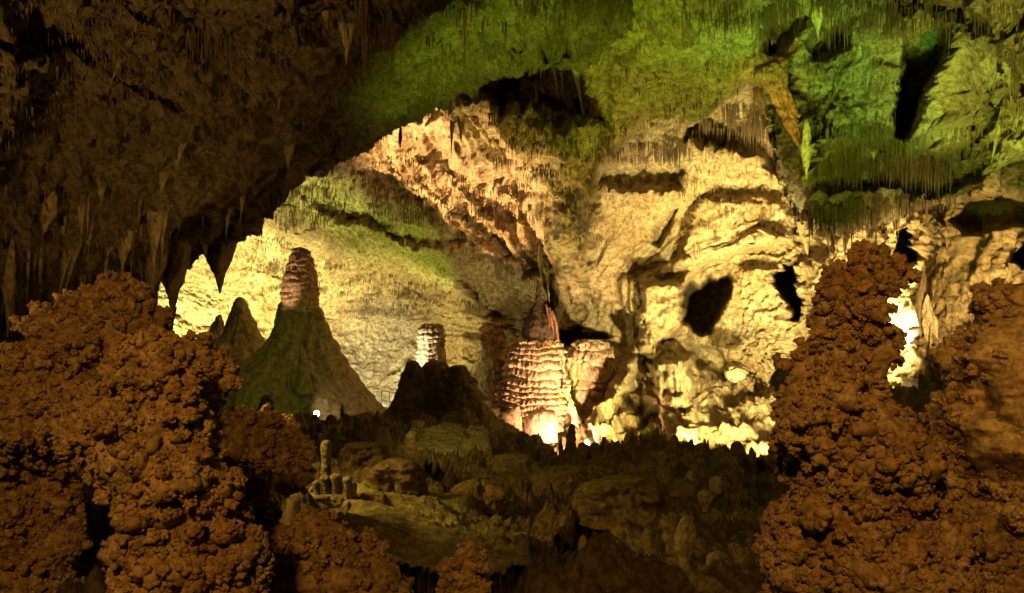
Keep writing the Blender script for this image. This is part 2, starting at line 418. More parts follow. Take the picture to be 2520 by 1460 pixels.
# ---- the near ceiling at the left, dark underside with a lip that turns back into the rock
lip = [(-300, -260), (1740, -260), (1690, -60), (1646, 7), (1600, 55), (1573, 70), (1546, 97), (1490, 118), (1430, 150), (1373, 172), (1303, 164), (1240, 190),
       (1173, 233), (1107, 262), (1047, 290), (950, 337), (883, 377), (840, 408), (800, 425), (740, 450), (715, 480), (690, 503), (640, 523), (622, 545),
       (610, 572), (594, 588), (568, 590), (518, 606), (478, 612), (446, 626), (398, 668), (362, 730), (330, 800), (300, 900), (200, 1010), (-300, 1010)]
near_depth = rbf([(-300, -250, 6), (-300, 300, 8), (-300, 900, 12), (0, 0, 8.5), (0, 400, 10.5), (0, 700, 12.5), (0, 900, 14), (300, 300, 11.5), (350, 600, 15),
    (400, 700, 17), (600, 100, 10.5), (600, 400, 15.5), (600, 560, 19), (900, 0, 11), (900, 200, 15), (950, 310, 19), (1200, 0, 13), (1200, 150, 18), (1300, 160, 20),
    (1450, 0, 16), (1450, 140, 21), (1640, 0, 20), (1700, -250, 14), (700, -250, 8)])
def near_rough(x, y, D, P):
    nr = crag(P, 0.75, 0.62)
    nr -= 0.10 * smooth(-0.2, 0.2, fbm(P * 0.8 + 20, 2)) * ridged(np.stack([P[:, 0] * 3.2, P[:, 1] * 3.2, P[:, 2] * 0.9], 1), 3)
    r = ledges(P, 0.62, 0.34, 0.25)
    for poly, h, s in (([(1325, 110), (1345, 72), (1375, 62), (1392, 100), (1380, 135), (1345, 148)], 1.4, 10), ([(840, 60), (960, 40), (950, 120), (880, 140)], 0.4, 20),
                       ([(470, 80), (560, 60), (560, 150), (480, 160)], 0.4, 20), ([(1180, 90), (1290, 70), (1280, 110), (1200, 130)], 0.6, 12)):
        r += h * smooth(-s, s, poly_sd(poly, x, y) + fbm(np.stack([x / 26, y / 26, x * 0], 1), 3) * 8)
    # knots and small hanging lumps that crowd the darkest part
    nr -= 0.20 * smooth(900, 500, x) * np.sqrt(np.clip(0.6 - worley(P * np.array((2.6, 2.6, 1.3), np.float32)), 0, 1))
    return r, nr
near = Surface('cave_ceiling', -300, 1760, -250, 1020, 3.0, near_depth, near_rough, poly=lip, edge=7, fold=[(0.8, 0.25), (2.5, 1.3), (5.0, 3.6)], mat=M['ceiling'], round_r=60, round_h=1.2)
structure(near.obj, 'dark underside of the near cave ceiling')

# ---- the big mass that hangs from the roof at the right
hang_poly = [(2010, -260), (1990, 20), (1962, 90), (1925, 120), (1868, 150), (1838, 176), (1862, 200), (1876, 250), (1890, 330), (1902, 392), (1925, 440), (1935, 500), (1950, 560), (1985, 562),
             (2040, 556), (2078, 600), (2110, 576), (2160, 566), (2205, 552), (2250, 516), (2330, 500), (2400, 482), (2450, 425), (2540, 385), (2820, 300), (2820, -260)]
hang_depth = rbf([(2000, -250, 14), (2820, -260, 10), (2820, 300, 11), (1850, 180, 25.5), (1890, 330, 26), (1935, 500, 25.5), (1880, 205, 23.5), (1950, 300, 22), (1985, 420, 21.6),
    (2060, 560, 23), (2000, 100, 20.5), (2150, 250, 20), (2150, 400, 21), (2150, 480, 22), (2200, 0, 17), (2350, 0, 15.5), (2500, 0, 14), (2300, 120, 18.5), (2400, 250, 18), (2400, 400, 19),
    (2520, 200, 15.5), (2520, 380, 17), (2200, 550, 23)])
def hang_rough(x, y, D, P):
    nr = crag(P, 1.0, 0.72)
    r = ledges(P, 0.9, 0.6)
    for poly, h, s in (([(1890, 262), (1925, 275), (1958, 330), (1982, 430), (1990, 520), (1955, 552), (1932, 500), (1900, 390)], 2.6, 9), ([(2330, 82), (2235, 92), (2220, 180), (2208, 250), (2203, 335), (2240, 315), (2290, 215), (2335, 130)], 5.0, 8),
                       ([(1990, 372), (2100, 352), (2250, 366), (2380, 350), (2470, 330), (2460, 420), (2300, 480), (2000, 470)], 1.5, 14),
                       ([(2420, 230), (2460, 180), (2470, 260), (2440, 330), (2400, 370)], 1.4, 10),
                       ([(2010, 40), (2100, 50), (2060, 130), (1985, 150)], 1.2, 14)):
        r += h * smooth(-s, s, poly_sd(poly, x, y) + fbm(np.stack([x / 26, y / 26, x * 0], 1), 3) * 7)
    for poly, h, s in (([(2340, 85), (2420, 100), (2465, 200), (2445, 290), (2300, 310), (2240, 340), (2300, 230)], 0.9, 14), ([(2180, 40), (2370, 70), (2350, 84), (2230, 90)], 0.8, 9)):
        r -= h * smooth(-s, s, poly_sd(poly, x, y) + fbm(np.stack([x / 26, y / 26, x * 0], 1), 3) * 6)
    d = line_d([(1880, 190), (1930, 260), (1965, 350), (1988, 432)], x, y)
    r -= 0.9 * np.sqrt(np.clip(1 - (d / 26) ** 2, 0, 1))
    # smoother face on the pale panel
    pan = smooth(-10, 25, poly_sd([(2345, 95), (2425, 110), (2455, 200), (2435, 285), (2290, 305), (2320, 230)], x, y))
    return r * (1 - 0.55 * pan) - 0.5 * pan, nr * (1 - 0.6 * pan)
hang = Surface('hanging_rock', 1790, 2820, -250, 640, 3.0, hang_depth, hang_rough, poly=hang_poly, edge=7, fold=[(0.8, 0.3), (2.5, 1.2), (4.5, 3.0)], mat=M['hang'], round_r=45, round_h=1.0)
tag(hang.obj, 'huge green lit rock mass bristling with soda straws, hanging from the roof at right', 'rock')

stack_rib = [(92, 1958, 1990), (130, 1928, 1978), (158, 1862, 1960), (172, 1842, 1952), (188, 1840, 1948), (205, 1864, 1950), (240, 1888, 1956), (280, 1922, 1964), (320, 1946, 1970), (360, 1962, 1982), (400, 1975, 1991), (440, 1984, 1988)]

# ---- the ground between the path and the far stalagmites
crest = [(-300, 1000), (400, 1000), (520, 1012), (640, 1026), (700, 1036), (760, 1030), (860, 1032), (940, 1022), (985, 1035), (1100, 1012), (1190, 1032), (1240, 1066), (1300, 1075), (1380, 1117),
         (1450, 1118), (1500, 1090), (1560, 1078), (1640, 1066), (1700, 1102), (1760, 1116), (1800, 1112), (1838, 1130), (1872, 1138), (1900, 1112), (1930, 1000), (1990, 930), (2100, 950), (2820, 900), (2820, 1700), (-300, 1700)]
ground_depth = rbf([(520, 1010, 24), (940, 1012, 24), (1240, 1060, 24), (1400, 1110, 22), (1650, 1070, 23), (1880, 1130, 20), (1950, 950, 17), (900, 1100, 17), (900, 1200, 11.5), (900, 1460, 6.5),
    (1300, 1200, 15.5), (1300, 1350, 9.5), (1300, 1460, 7), (1700, 1200, 16), (1700, 1350, 11), (1700, 1460, 8), (600, 1100, 16), (500, 1300, 9), (500, 1460, 6.8), (-300, 1100, 14), (-300, 1700, 4.5),
    (2200, 1100, 13), (2200, 1460, 7.5), (2820, 1000, 11), (2820, 1700, 5), (1300, 1700, 4.5)])
def ground_rough(x, y, D, P):
    nr = 0.34 * fbm(P * 0.45, 3) - 0.26 * ridged(P * 0.75 + 5, 4) + 0.09 * fbm(P * 3, 4) - 0.35 * np.clip(0.55 - worley(P * 0.8 + 0.3 * fbm(P * 1.2, 2)[:, None]), 0, 1)
    r = np.zeros(len(x), np.float32)
    # crust of small knobs, thicker in patches
    patch = smooth(-0.15, 0.25, fbm(P * 0.6 + 7, 3))
    nr -= patch * (0.20 * np.sqrt(np.clip(0.62 - worley(P * 3.1), 0, 1)) + 0.11 * np.sqrt(np.clip(0.6 - worley(P * 7.5), 0, 1)) + 0.05 * np.sqrt(np.clip(0.6 - worley(P * 15), 0, 1)))
    for poly, h, s in (([(1400, 1312), (1440, 1300), (1500, 1322), (1535, 1318), (1530, 1334), (1490, 1342), (1430, 1328)], 2.5, 7), ([(1370, 1345), (1420, 1335), (1400, 1385), (1360, 1388)], 1.2, 9),
                       ([(1020, 1395), (1090, 1420), (1120, 1470), (1040, 1470), (1010, 1430)], 2.0, 14), ([(1190, 1440), (1330, 1430), (1420, 1480), (1180, 1490)], 1.2, 16),
                       ([(640, 1180), (740, 1230), (690, 1330), (640, 1400), (600, 1300)], 2.0, 16), ([(1040, 1180), (1130, 1215), (1140, 1228), (1050, 1200)], 1.0, 7),
                       ([(1820, 1150), (1950, 1160), (1950, 1250), (1860, 1240)], 1.5, 16)):
        r += h * smooth(-s, s, poly_sd(poly, x, y) + fbm(np.stack([x / 26, y / 26, x * 0], 1), 3) * 9)
    flu = smooth(1560, 1640, x) * smooth(1180, 1230, y) * smooth(1960, 1900, x)
    r += 0.25 * flu * fbm(np.stack([P[:, 0] * 2.2, P[:, 1] * 0.3, P[:, 2] * 0.35], 1), 3)
    return r, nr
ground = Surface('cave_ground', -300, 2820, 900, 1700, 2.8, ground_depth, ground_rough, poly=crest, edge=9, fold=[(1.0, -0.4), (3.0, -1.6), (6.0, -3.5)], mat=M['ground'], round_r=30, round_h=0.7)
structure(ground.obj, 'dark crusted ground falling away below the path')

# ---- tilted fallen slab on the ground
slab_poly = [(835, 1105), (905, 1108), (1000, 1150), (1090, 1205), (1190, 1252), (1275, 1300), (1318, 1335), (1300, 1400), (1240, 1420), (1120, 1425), (1010, 1400), (930, 1385), (860, 1300), (820, 1200)]
slab_depth = rbf([(835, 1105, 14.5), (1000, 1150, 13.2), (1190, 1252, 11.2), (1318, 1335, 9.6), (1300, 1400, 8.3), (1120, 1425, 7.9), (930, 1390, 8.2), (850, 1250, 10), (1000, 1280, 10), (1150, 1330, 9.3)])
def slab_rough(x, y, D, P):
    r = 0.10 * fbm(P * 0.8, 3) - 0.06 * ridged(P * 1.3, 3) + 0.02 * fbm(P * 5, 3)
    patch = smooth(-0.12, 0.12, fbm(P * np.array((0.9, 0.9, 1.6), np.float32) + 3, 4))
    return r * 0, r - patch * (0.05 * np.sqrt(np.clip(0.6 - worley(P * 8), 0, 1)) + 0.035 * np.sqrt(np.clip(0.6 - worley(P * 18), 0, 1)))
slab = Surface('fallen_slab', 800, 1340, 1080, 1440, 2.2, lambda x, y: np.minimum(slab_depth(x, y), ground_depth(x, y) - 1.05 - 0.6 * smooth(-90, 10, 0.476 * (x - 835) + 1105 - y) ), slab_rough, poly=slab_poly, edge=8, fold=[(0.3, -0.2), (0.8, -0.8), (1.2, -1.6)], mat=M['slab_crust'], round_r=22, round_h=0.5)
tag(slab.obj, 'long tilted rock slab with crusted patches, lying across the dark ground', 'boulder')

# ------------------------------------------------------------------ stalagmites, columns and stalactites as turned, uneven bodies
def stack_verts(prof, Y, ratio=0.85, nseg=72, dz=3.0, disp=None, back=1.0):
    prof = np.asarray(prof, float)
    ys = np.arange(prof[0, 0], prof[-1, 0] + 1e-6, dz)
    if ys[-1] < prof[-1, 0] - 1e-6: ys = np.append(ys, prof[-1, 0])
    l = np.interp(ys, prof[:, 0], prof[:, 1]); r = np.interp(ys, prof[:, 0], prof[:, 2])
    for _ in range(2):
        if len(ys) > 6:
            for a in (l, r): a[1:-1] = 0.25 * a[:-2] + 0.5 * a[1:-1] + 0.25 * a[2:]
    th = np.linspace(0, 2 * np.pi, nseg, endpoint=False)
    cx = (l + r) / 2; hw = (r - l) / 2
    al = math.atan((cx.mean() - 1260) * K)                 # turn the body to face the path
    ca, sa = math.cos(al), math.sin(al)
    u = hw[:, None] * ca * K * Y * np.cos(th)[None]; v = ratio * hw[:, None] * K * Y * np.sin(th)[None]
    X = (cx[:, None] - 1260) * K * Y + u * ca + v * sa
    Yy = Y - u * sa + v * ca
    Z = np.repeat((-(ys - 730) * K * Y)[:, None], nseg, 1)
    V = np.stack([X, Yy, Z], -1)
    n = np.stack([np.cos(th - al), np.sin(th - al), th * 0], -1)[None].repeat(len(ys), 0)
    if disp is not None:
        d = disp(V.reshape(-1, 3).astype(np.float32), np.tile(th, len(ys)), np.repeat(ys, nseg)).reshape(len(ys), nseg)
        w = np.clip(hw * K * Y / 0.12, 0.12, 1)[:, None]
        V = V + n * (d * w)[..., None]
    return V, ys, cx

def grid_faces(nr, ns):
    a = np.arange(nr * ns).reshape(nr, ns)
    b = np.roll(a, -1, 1)
    return np.stack([a[:-1], a[1:], b[1:], b[:-1]], -1).reshape(-1, 4)

def stack(name, prof, Y, mat, label=None, cat=None, group=None, parent=None, base='bottom', **kw):
    V, ys, cx = stack_verts(prof, Y, **kw)
    nr, ns = V.shape[:2]
    F = grid_faces(nr, ns)
    P = V.reshape(-1, 3)
    top = V[0].mean(0); bot = V[-1].mean(0)
    n0 = len(P)
    P = np.concatenate([P, [top], [bot]])
    i = np.arange(ns); j = (i + 1) % ns
    T = np.concatenate([np.stack([np.full(ns, n0), i, j], 1), np.stack([np.full(ns, n0 + 1), (nr - 1) * ns + j, (nr - 1) * ns + i], 1)])
    loc = bot if base == 'bottom' else top
    o = raw_mesh(name, P, [F, T], mat, loc=loc, parent=parent)
    if label: tag(o, label, cat, group)
    return o

def d_flow(a=0.05, s=1.0):
    def f(P, th, y):
        q = P * s
        return a * (1.2 * fbm(q * np.array((0.9, 0.9, 0.35), np.float32), 4) + 0.7 * fbm(np.stack([q[:, 0] * 3, q[:, 1] * 3, q[:, 2] * 0.5], 1), 3) + 0.35 * fbm(q * 5, 3))
    return f
def d_crust(a=0.05, s=1.0):
    def f(P, th, y):
        q = P * s
        return a * (1.5 * fbm(q * 1.2, 4) + 1.3 * np.sqrt(np.clip(0.7 - worley(q * 3.2), 0, 1)) + 0.6 * fbm(q * 7, 3))
    return f
def d_rings(pitch, a, s=1.0, flute=0.04):
    """Terraces: every ring juts out at its foot and drips over the next one."""
    def f(P, th, y):
        h = P[:, 2] / pitch + 0.45 * fbm(P * np.array((1.2, 1.2, 0.8), np.float32) * s, 3) + 0.9 * fbm(P[:, 2:3] * np.array((0.9, 0, 0), np.float32) + 4, 2)
        c = h - np.floor(h)
        ring = np.sqrt(np.clip(1 - (2 * c - 1) ** 2, 0, 1)) * (1.15 - 0.3 * c)      # rounded bands with deep grooves between
        fl = fbm(np.stack([P[:, 0] * 7 * s, P[:, 1] * 7 * s, P[:, 2] * 0.8 * s], 1), 2)
        drip = np.abs(fbm(np.stack([np.cos(th) * 9, np.sin(th) * 9, h * 0.9], 1), 2))
        return a * 1.5 * ring * (0.7 + 0.8 * drip) * (0.75 + 0.9 * smooth(-0.3, 0.3, fbm(P * 0.9 * s + 30, 2))) + flute * fl + 0.06 * fbm(P * 1.1 * s, 3)
    return f

# giant stalagmite: banded cap on a wide flowstone skirt
gs = empty('giant_stalagmite', pt(738, 1010, 29))
tag(gs, 'tallest stalagmite, banded pinkish cap above a wide dark green flowstone skirt', 'stalagmite')
stack('skirt', [(738, 704, 772), (752, 694, 784), (770, 687, 794), (800, 677, 805), (830, 662, 817), (855, 644, 832), (880, 610, 848), (905, 556, 864), (930, 518, 882), (955, 496, 900), (985, 482, 922), (1010, 478, 948), (1040, 470, 975), (1070, 465, 990)],
      29, M['flow'], parent=gs, ratio=0.7, nseg=220, dz=2.5, disp=d_flow(0.16, 0.7))  # darker stone than the cap: their different lighting is put into the colour
stack('cap', [(608, 735, 741), (611, 728, 748), (618, 722, 754), (630, 716, 760), (650, 709, 768), (680, 701, 777), (700, 696, 780), (720, 696, 783), (735, 697, 782), (746, 698, 781), (756, 704, 776), (766, 708, 770)],
      29, M['pagoda'], parent=gs, ratio=0.95, nseg=160, dz=1.2, disp=d_rings(0.20, 0.032, 1.5, 0.05))
for nm, pr in (('drip_cone', [(838, 739, 743), (846, 735, 747), (870, 732, 752), (900, 730, 758), (935, 727, 766), (970, 722, 776)]), ('drip_cone', [(920, 707, 711), (930, 703, 715), (950, 701, 718), (975, 698, 722)])):
    stack(nm, pr, 27.4, M['flow'], parent=gs, ratio=0.9, nseg=40, dz=2.5, disp=d_flow(0.05))
stack('stalagmite', [(731, 580, 597), (735, 574, 605), (748, 568, 611), (775, 561, 618), (800, 551, 629), (825, 536, 640), (845, 512, 652), (865, 490, 668), (900, 470, 690), (960, 450, 710), (1030, 440, 730)], 33, M['flow'],
      'smooth green cone stalagmite with a rounded tip, left of the tallest one', 'stalagmite', ratio=0.75, nseg=120, disp=d_flow(0.12, 0.8))
stack('stalagmite', [(774, 538, 544), (780, 532, 550), (795, 524, 556), (812, 515, 560), (828, 500, 570), (850, 480, 590), (900, 465, 610), (960, 455, 620)], 35, M['flow'],
      'low dark green stalagmite hump peeping out behind the smooth cone', 'stalagmite', ratio=0.75, nseg=90, disp=d_flow(0.12, 0.9))

# middle group: a stubby post among dark humps
stack('stalagmite', [(797, 1047, 1074), (800, 1040, 1083), (808, 1036, 1088), (835, 1033, 1090), (860, 1031, 1091), (880, 1029, 1092), (895, 1033, 1093), (915, 1036, 1094), (945, 1036, 1096), (1010, 1030, 1100)], 28, M['pagoda'],
      'stubby blunt topped stalagmite lit white on its flank, standing among dark humps', 'stalagmite', ratio=0.95, nseg=110, dz=1.2, disp=d_rings(0.17, 0.03, 1.6, 0.03))
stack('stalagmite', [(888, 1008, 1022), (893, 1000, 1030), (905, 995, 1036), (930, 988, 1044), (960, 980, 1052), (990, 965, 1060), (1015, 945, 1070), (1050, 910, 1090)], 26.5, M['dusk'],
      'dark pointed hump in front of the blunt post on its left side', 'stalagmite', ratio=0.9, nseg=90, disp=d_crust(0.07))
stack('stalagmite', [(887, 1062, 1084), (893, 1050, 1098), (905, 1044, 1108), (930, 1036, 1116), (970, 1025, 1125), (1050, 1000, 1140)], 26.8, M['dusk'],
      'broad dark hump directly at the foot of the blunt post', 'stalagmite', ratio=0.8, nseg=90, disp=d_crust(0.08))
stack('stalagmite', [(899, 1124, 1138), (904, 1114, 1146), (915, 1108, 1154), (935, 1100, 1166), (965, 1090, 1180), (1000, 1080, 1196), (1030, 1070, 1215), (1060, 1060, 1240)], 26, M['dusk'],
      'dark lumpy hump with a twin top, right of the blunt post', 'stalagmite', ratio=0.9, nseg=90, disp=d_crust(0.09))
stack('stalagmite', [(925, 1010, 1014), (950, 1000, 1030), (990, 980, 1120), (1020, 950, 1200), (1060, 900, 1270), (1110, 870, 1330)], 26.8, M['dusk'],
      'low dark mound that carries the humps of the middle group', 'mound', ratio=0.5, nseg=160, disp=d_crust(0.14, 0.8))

# the banded column with its red canopy
col = empty('banded_column', pt(1308, 1075, 31))
tag(col, 'broad flowstone column ringed with pink and dark bands, brightly lit at its foot', 'column')
stack('banded_trunk', [(832, 1284, 1356), (842, 1268, 1366), (856, 1257, 1372), (880, 1253, 1375), (920, 1248, 1379), (960, 1243, 1384), (1000, 1238, 1390), (1015, 1242, 1382), (1030, 1250, 1374), (1060, 1256, 1368)], 31, M['pagoda'], parent=col,
      ratio=0.85, nseg=260, dz=0.8, disp=d_rings(0.24, 0.105, 1.0, 0.05))
stack('smooth_foot', [(1006, 1318, 1346), (1012, 1304, 1362), (1025, 1294, 1372), (1045, 1290, 1376), (1062, 1292, 1372), (1085, 1290, 1374)], 30.0, M['pagoda'], parent=col, ratio=0.8, nseg=90, disp=d_flow(0.05))
for pr, yy in (([(1002, 1254, 1268), (1008, 1246, 1278), (1025, 1242, 1286), (1060, 1240, 1290), (1085, 1238, 1294)], 30.2), ([(1016, 1234, 1250), (1022, 1226, 1258), (1045, 1222, 1264), (1075, 1220, 1266)], 29.8), ([(1028, 1226, 1236), (1036, 1221, 1243), (1065, 1218, 1248)], 29.5)):
    stack('foot_lobe', pr, yy, M['pagoda'], parent=col, ratio=0.9, nseg=60, disp=d_flow(0.05))
can = empty('flowstone_canopy', pt(1325, 705, 30.7))
tag(can, 'rust red flowstone canopy with a fringe of drips, hanging above the banded column', 'stalactite')
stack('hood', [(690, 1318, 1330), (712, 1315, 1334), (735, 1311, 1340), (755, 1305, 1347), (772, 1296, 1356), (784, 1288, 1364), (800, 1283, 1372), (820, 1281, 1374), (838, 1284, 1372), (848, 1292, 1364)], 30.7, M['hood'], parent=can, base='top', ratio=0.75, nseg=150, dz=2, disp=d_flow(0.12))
for x0, y0, x1, y1, w0 in ((1344, 748, 1354, 806, 10), (1352, 756, 1364, 826, 11), (1358, 764, 1373, 812, 9), (1364, 776, 1376, 850, 9)):
    stack('flow_strand', [(y0 + (y1 - y0) * t, x0 + (x1 - x0) * t - w0 * f / 3.2, x0 + (x1 - x0) * t + w0 * f / 3.2) for t, f in ((0, 0.5), (0.15, 1.0), (0.5, 1.1), (0.8, 0.7), (1.0, 0.1))], 30.3, M['red'], parent=can, base='top', ratio=0.8, nseg=26, dz=2, disp=d_flow(0.05, 2))
fr = []
for k in range(46):
    a = -math.pi * (0.02 + 0.96 * k / 45.0)
    x = 1329 + 43 * math.cos(a); Yd = 30.7 + 0.75 * 45 * K * 30.7 * math.sin(a)
    fr.append((x, Yd, 838 + 8 * random.random(), random.uniform(14, 34), random.uniform(1.6, 3.2)))
def cones(items, ns=6, curve=0.0):
    """Many tapering drips in one mesh: (px, Y, py of the root, length, half width) in picture units at Y."""
    items = np.asarray(items, float)
    n = len(items)
    t = np.array([0.0, 0.25, 0.6, 1.0]); w = np.array([1.0, 0.82, 0.55, 0.12])
    th = np.linspace(0, 2 * np.pi, ns, endpoint=False)
    s = K * items[:, 1]
    cx = (items[:, 0] - 1260) * s; cz = -(items[:, 2] - 730) * s; L = items[:, 3] * s; R = items[:, 4] * s
    jit = rng.uniform(0.8, 1.2, (n, 4)); bend = rng.normal(0, 0.02, (n, 2)) * L[:, None]
    X = cx[:, None, None] + R[:, None, None] * (w * jit)[:, :, None] * np.cos(th) + (bend[:, :1] * t ** 2)[:, :, None]
    Yy = items[:, 1][:, None, None] + R[:, None, None] * (w * jit)[:, :, None] * np.sin(th) + (bend[:, 1:] * t ** 2)[:, :, None]
    Z = (cz[:, None] - L[:, None] * t)[:, :, None] + 0 * th
    V = np.stack([X, Yy, Z], -1).reshape(-1, 3)
    f = grid_faces(4, ns)
    F = (np.arange(n)[:, None, None] * (4 * ns) + f[None]).reshape(-1, 4)
    return V, F
V, F = cones(fr)
raw_mesh('drip_fringe', V, F, M['red'], parent=can, loc=pt(1329, 840, 30.7))
stack('fluted_flowstone', [(836, 1438, 1462), (846, 1426, 1484), (862, 1410, 1514), (890, 1388, 1548), (930, 1384, 1566), (985, 1392, 1570), (1040, 1422, 1548), (1090, 1428, 1512), (1115, 1434, 1496)], 32.4, M['pagoda'], 'broad pinkish fluted flowstone mass glowing beside the banded column', 'flowstone', ratio=0.6, nseg=180, dz=1.2, disp=d_rings(0.5, 0.10, 0.8, 0.14))
stack('ribbed_column', [(795, 1196, 1226), (830, 1190, 1236), (860, 1192, 1244), (890, 1194, 1250), (930, 1194, 1244), (970, 1198, 1240), (1040, 1200, 1236)], 36, M['wall'], 'slim ribbed column in half shade, behind the banded column', 'column', ratio=0.9, nseg=110, dz=2, disp=d_rings(0.4, 0.08, 1.0, 0.06))
stack('flowstone_drapery', [(862, 1374, 1382), (880, 1374, 1388), (920, 1379, 1396), (960, 1387, 1406), (1000, 1396, 1420), (1035, 1410, 1430), (1052, 1418, 1430)], 30.35, M['pagoda'], 'steep yellow lit flowstone ribbon beside the banded column', 'drapery', ratio=0.9, nseg=70, dz=1.2, disp=d_flow(0.16, 2.0))

def in_poly(poly, n):
    p = np.asarray(poly, float); lo = p.min(0); hi = p.max(0); out = np.zeros((0, 2))
    while len(out) < n:
        q = rng.uniform(lo, hi, (n * 3, 2))
        q = q[poly_sd(p, q[:, 0].astype(np.float32), q[:, 1].astype(np.float32)) > 0]
        out = np.concatenate([out, q])
    return out[:n]
# ---- stalactites that hang from the near ceiling: (root x, root y, tip x, tip y, width, label)
near_list = [
    (543, 572, 541, 722, 104, 'broad fang shaped stalactite ending in a thin point against the glowing wall'),
    (428, 630, 424, 792, 84, 'widest stalactite on the ceiling lip, blunt triangle against the glow'),
    (383, 640, 362, 755, 60, 'stalactite on the ceiling lip just above the popcorn column top'),
    (852, 55, 853, 160, 46, 'pale shield shaped stalactite beside the long straw curtain'),
    (624, 200, 621, 276, 26, 'narrow stalactite, the slimmer of a pair on the mid ceiling'),
    (690, 192, 685, 272, 32, 'stouter of a pair of stalactites on the mid ceiling'),
    (712, 335, 709, 418, 38, 'olive stalactite nearest above the glowing opening edge'),
    (441, 345, 431, 442, 36, 'stalactite alone in the middle of the dark ceiling'),
    (403, 418, 394, 502, 24, 'slender stalactite right of the blunt stump'),
    (247, 455, 250, 508, 30, 'small blunt stump stalactite'),
    (118, 525, 103, 588, 46, 'drooping rounded lobe on the dark lower left ceiling'),
    (221, 555, 217, 622, 20, 'thin spike above the long pale stalactites'),
    (172, 585, 143, 742, 30, 'long pale stalactite leaning, the leftmost long one'),
    (188, 600, 160, 720, 24, 'long thin stalactite tucked right beside the leaning pale one'),
    (313, 565, 298, 684, 48, 'broad tattered stalactite over the popcorn column'),
    (384, 490, 376, 705, 40, 'very long stalactite left of the ceiling lip'),
    (402, 500, 398, 640, 26, 'stalactite fused against the very long one'),
    (603, 425, 590, 566, 28, 'tapering stalactite close to the fang'),
    (566, 470, 556, 590, 30, 'ribbed stalactite rooted above the fang'),
    (820, 395, 814, 438, 16, 'small dark tooth on the bright lip edge'),
    (338, 520, 330, 560, 30, 'short wide cone on the dark ceiling over the popcorn column'),
    (268, 590, 260, 640, 34, 'hanging leaf shaped lobe amid the long stalactites'),
    (70, 560, 68, 640, 22, 'short stalactite by the dark left edge'),
    (25, 700, 18, 830, 44, 'dim bulky stalactite low beside the popcorn column'),
    (505, 600, 508, 640, 14, 'tiny spike between the two big hanging fangs'),
    (634, 70, 640, 126, 26, 'short cone high on the ceiling by the straw curtain'),
    (800, 20, 806, 70, 30, 'short cone stalactite at the top of the dark ceiling'),
    (300, 145, 273, 205, 22, 'ragged crooked stalactite on the sunlit looking ledge'),
    (1145, 60, 1147, 205, 10, 'long thin stalactite on the green lit ceiling'),
    (985, 340, 984, 375, 10, 'thin icicle on the bright lip, near the pink band'),
]
near_list = [(a, b, c, d, w, l.replace('sunlit looking ledge', 'lit brown ledge at upper left')) for a, b, c, d, w, l in near_list]

def stalactite(x0, y0, x1, y1, w, Y, label, mat, group='stalactites under the near ceiling', name='stalactite', a=0.05):
    L = y1 - y0
    pr = []
    for t, f in ((-0.95, 0.1), (-0.85, 0.35), (-0.6, 0.65), (-0.35, 0.85), (-0.1, 1.0), (0.03, 1.0), (0.15, 0.88), (0.35, 0.66), (0.55, 0.42), (0.75, 0.2), (0.9, 0.1), (1.0, 0.03)):
        cx = x0 + (x1 - x0) * t; h = max(w * f / 2, 0.6)
        pr.append((y0 + L * t, cx - h, cx + h))
    return stack(name, pr, Y, mat, label, 'stalactite', group, base='top', ratio=0.8, nseg=44 if w > 15 else 16, dz=3.0, disp=d_flow(a * min(1, w / 30), 2.0))
for (x0, y0, x1, y1, w, lab) in near_list:
    Y = float(near.at(x0, min(y0, 590))) + 0.10
    stalactite(x0, y0, x1, y1, w, Y, lab, M['tite'])
stack('stalactite', [(755, 424, 436), (775, 418, 433), (785, 419, 430), (800, 418, 427), (830, 418, 424), (848, 420, 422)], float(near.at(424, 640)) - 0.1, M['tite'],
      'thread thin crooked drip below the widest stalactite of the lip', 'stalactite', 'stalactites under the near ceiling', base='top', nseg=14, dz=3, disp=d_flow(0.02, 3))

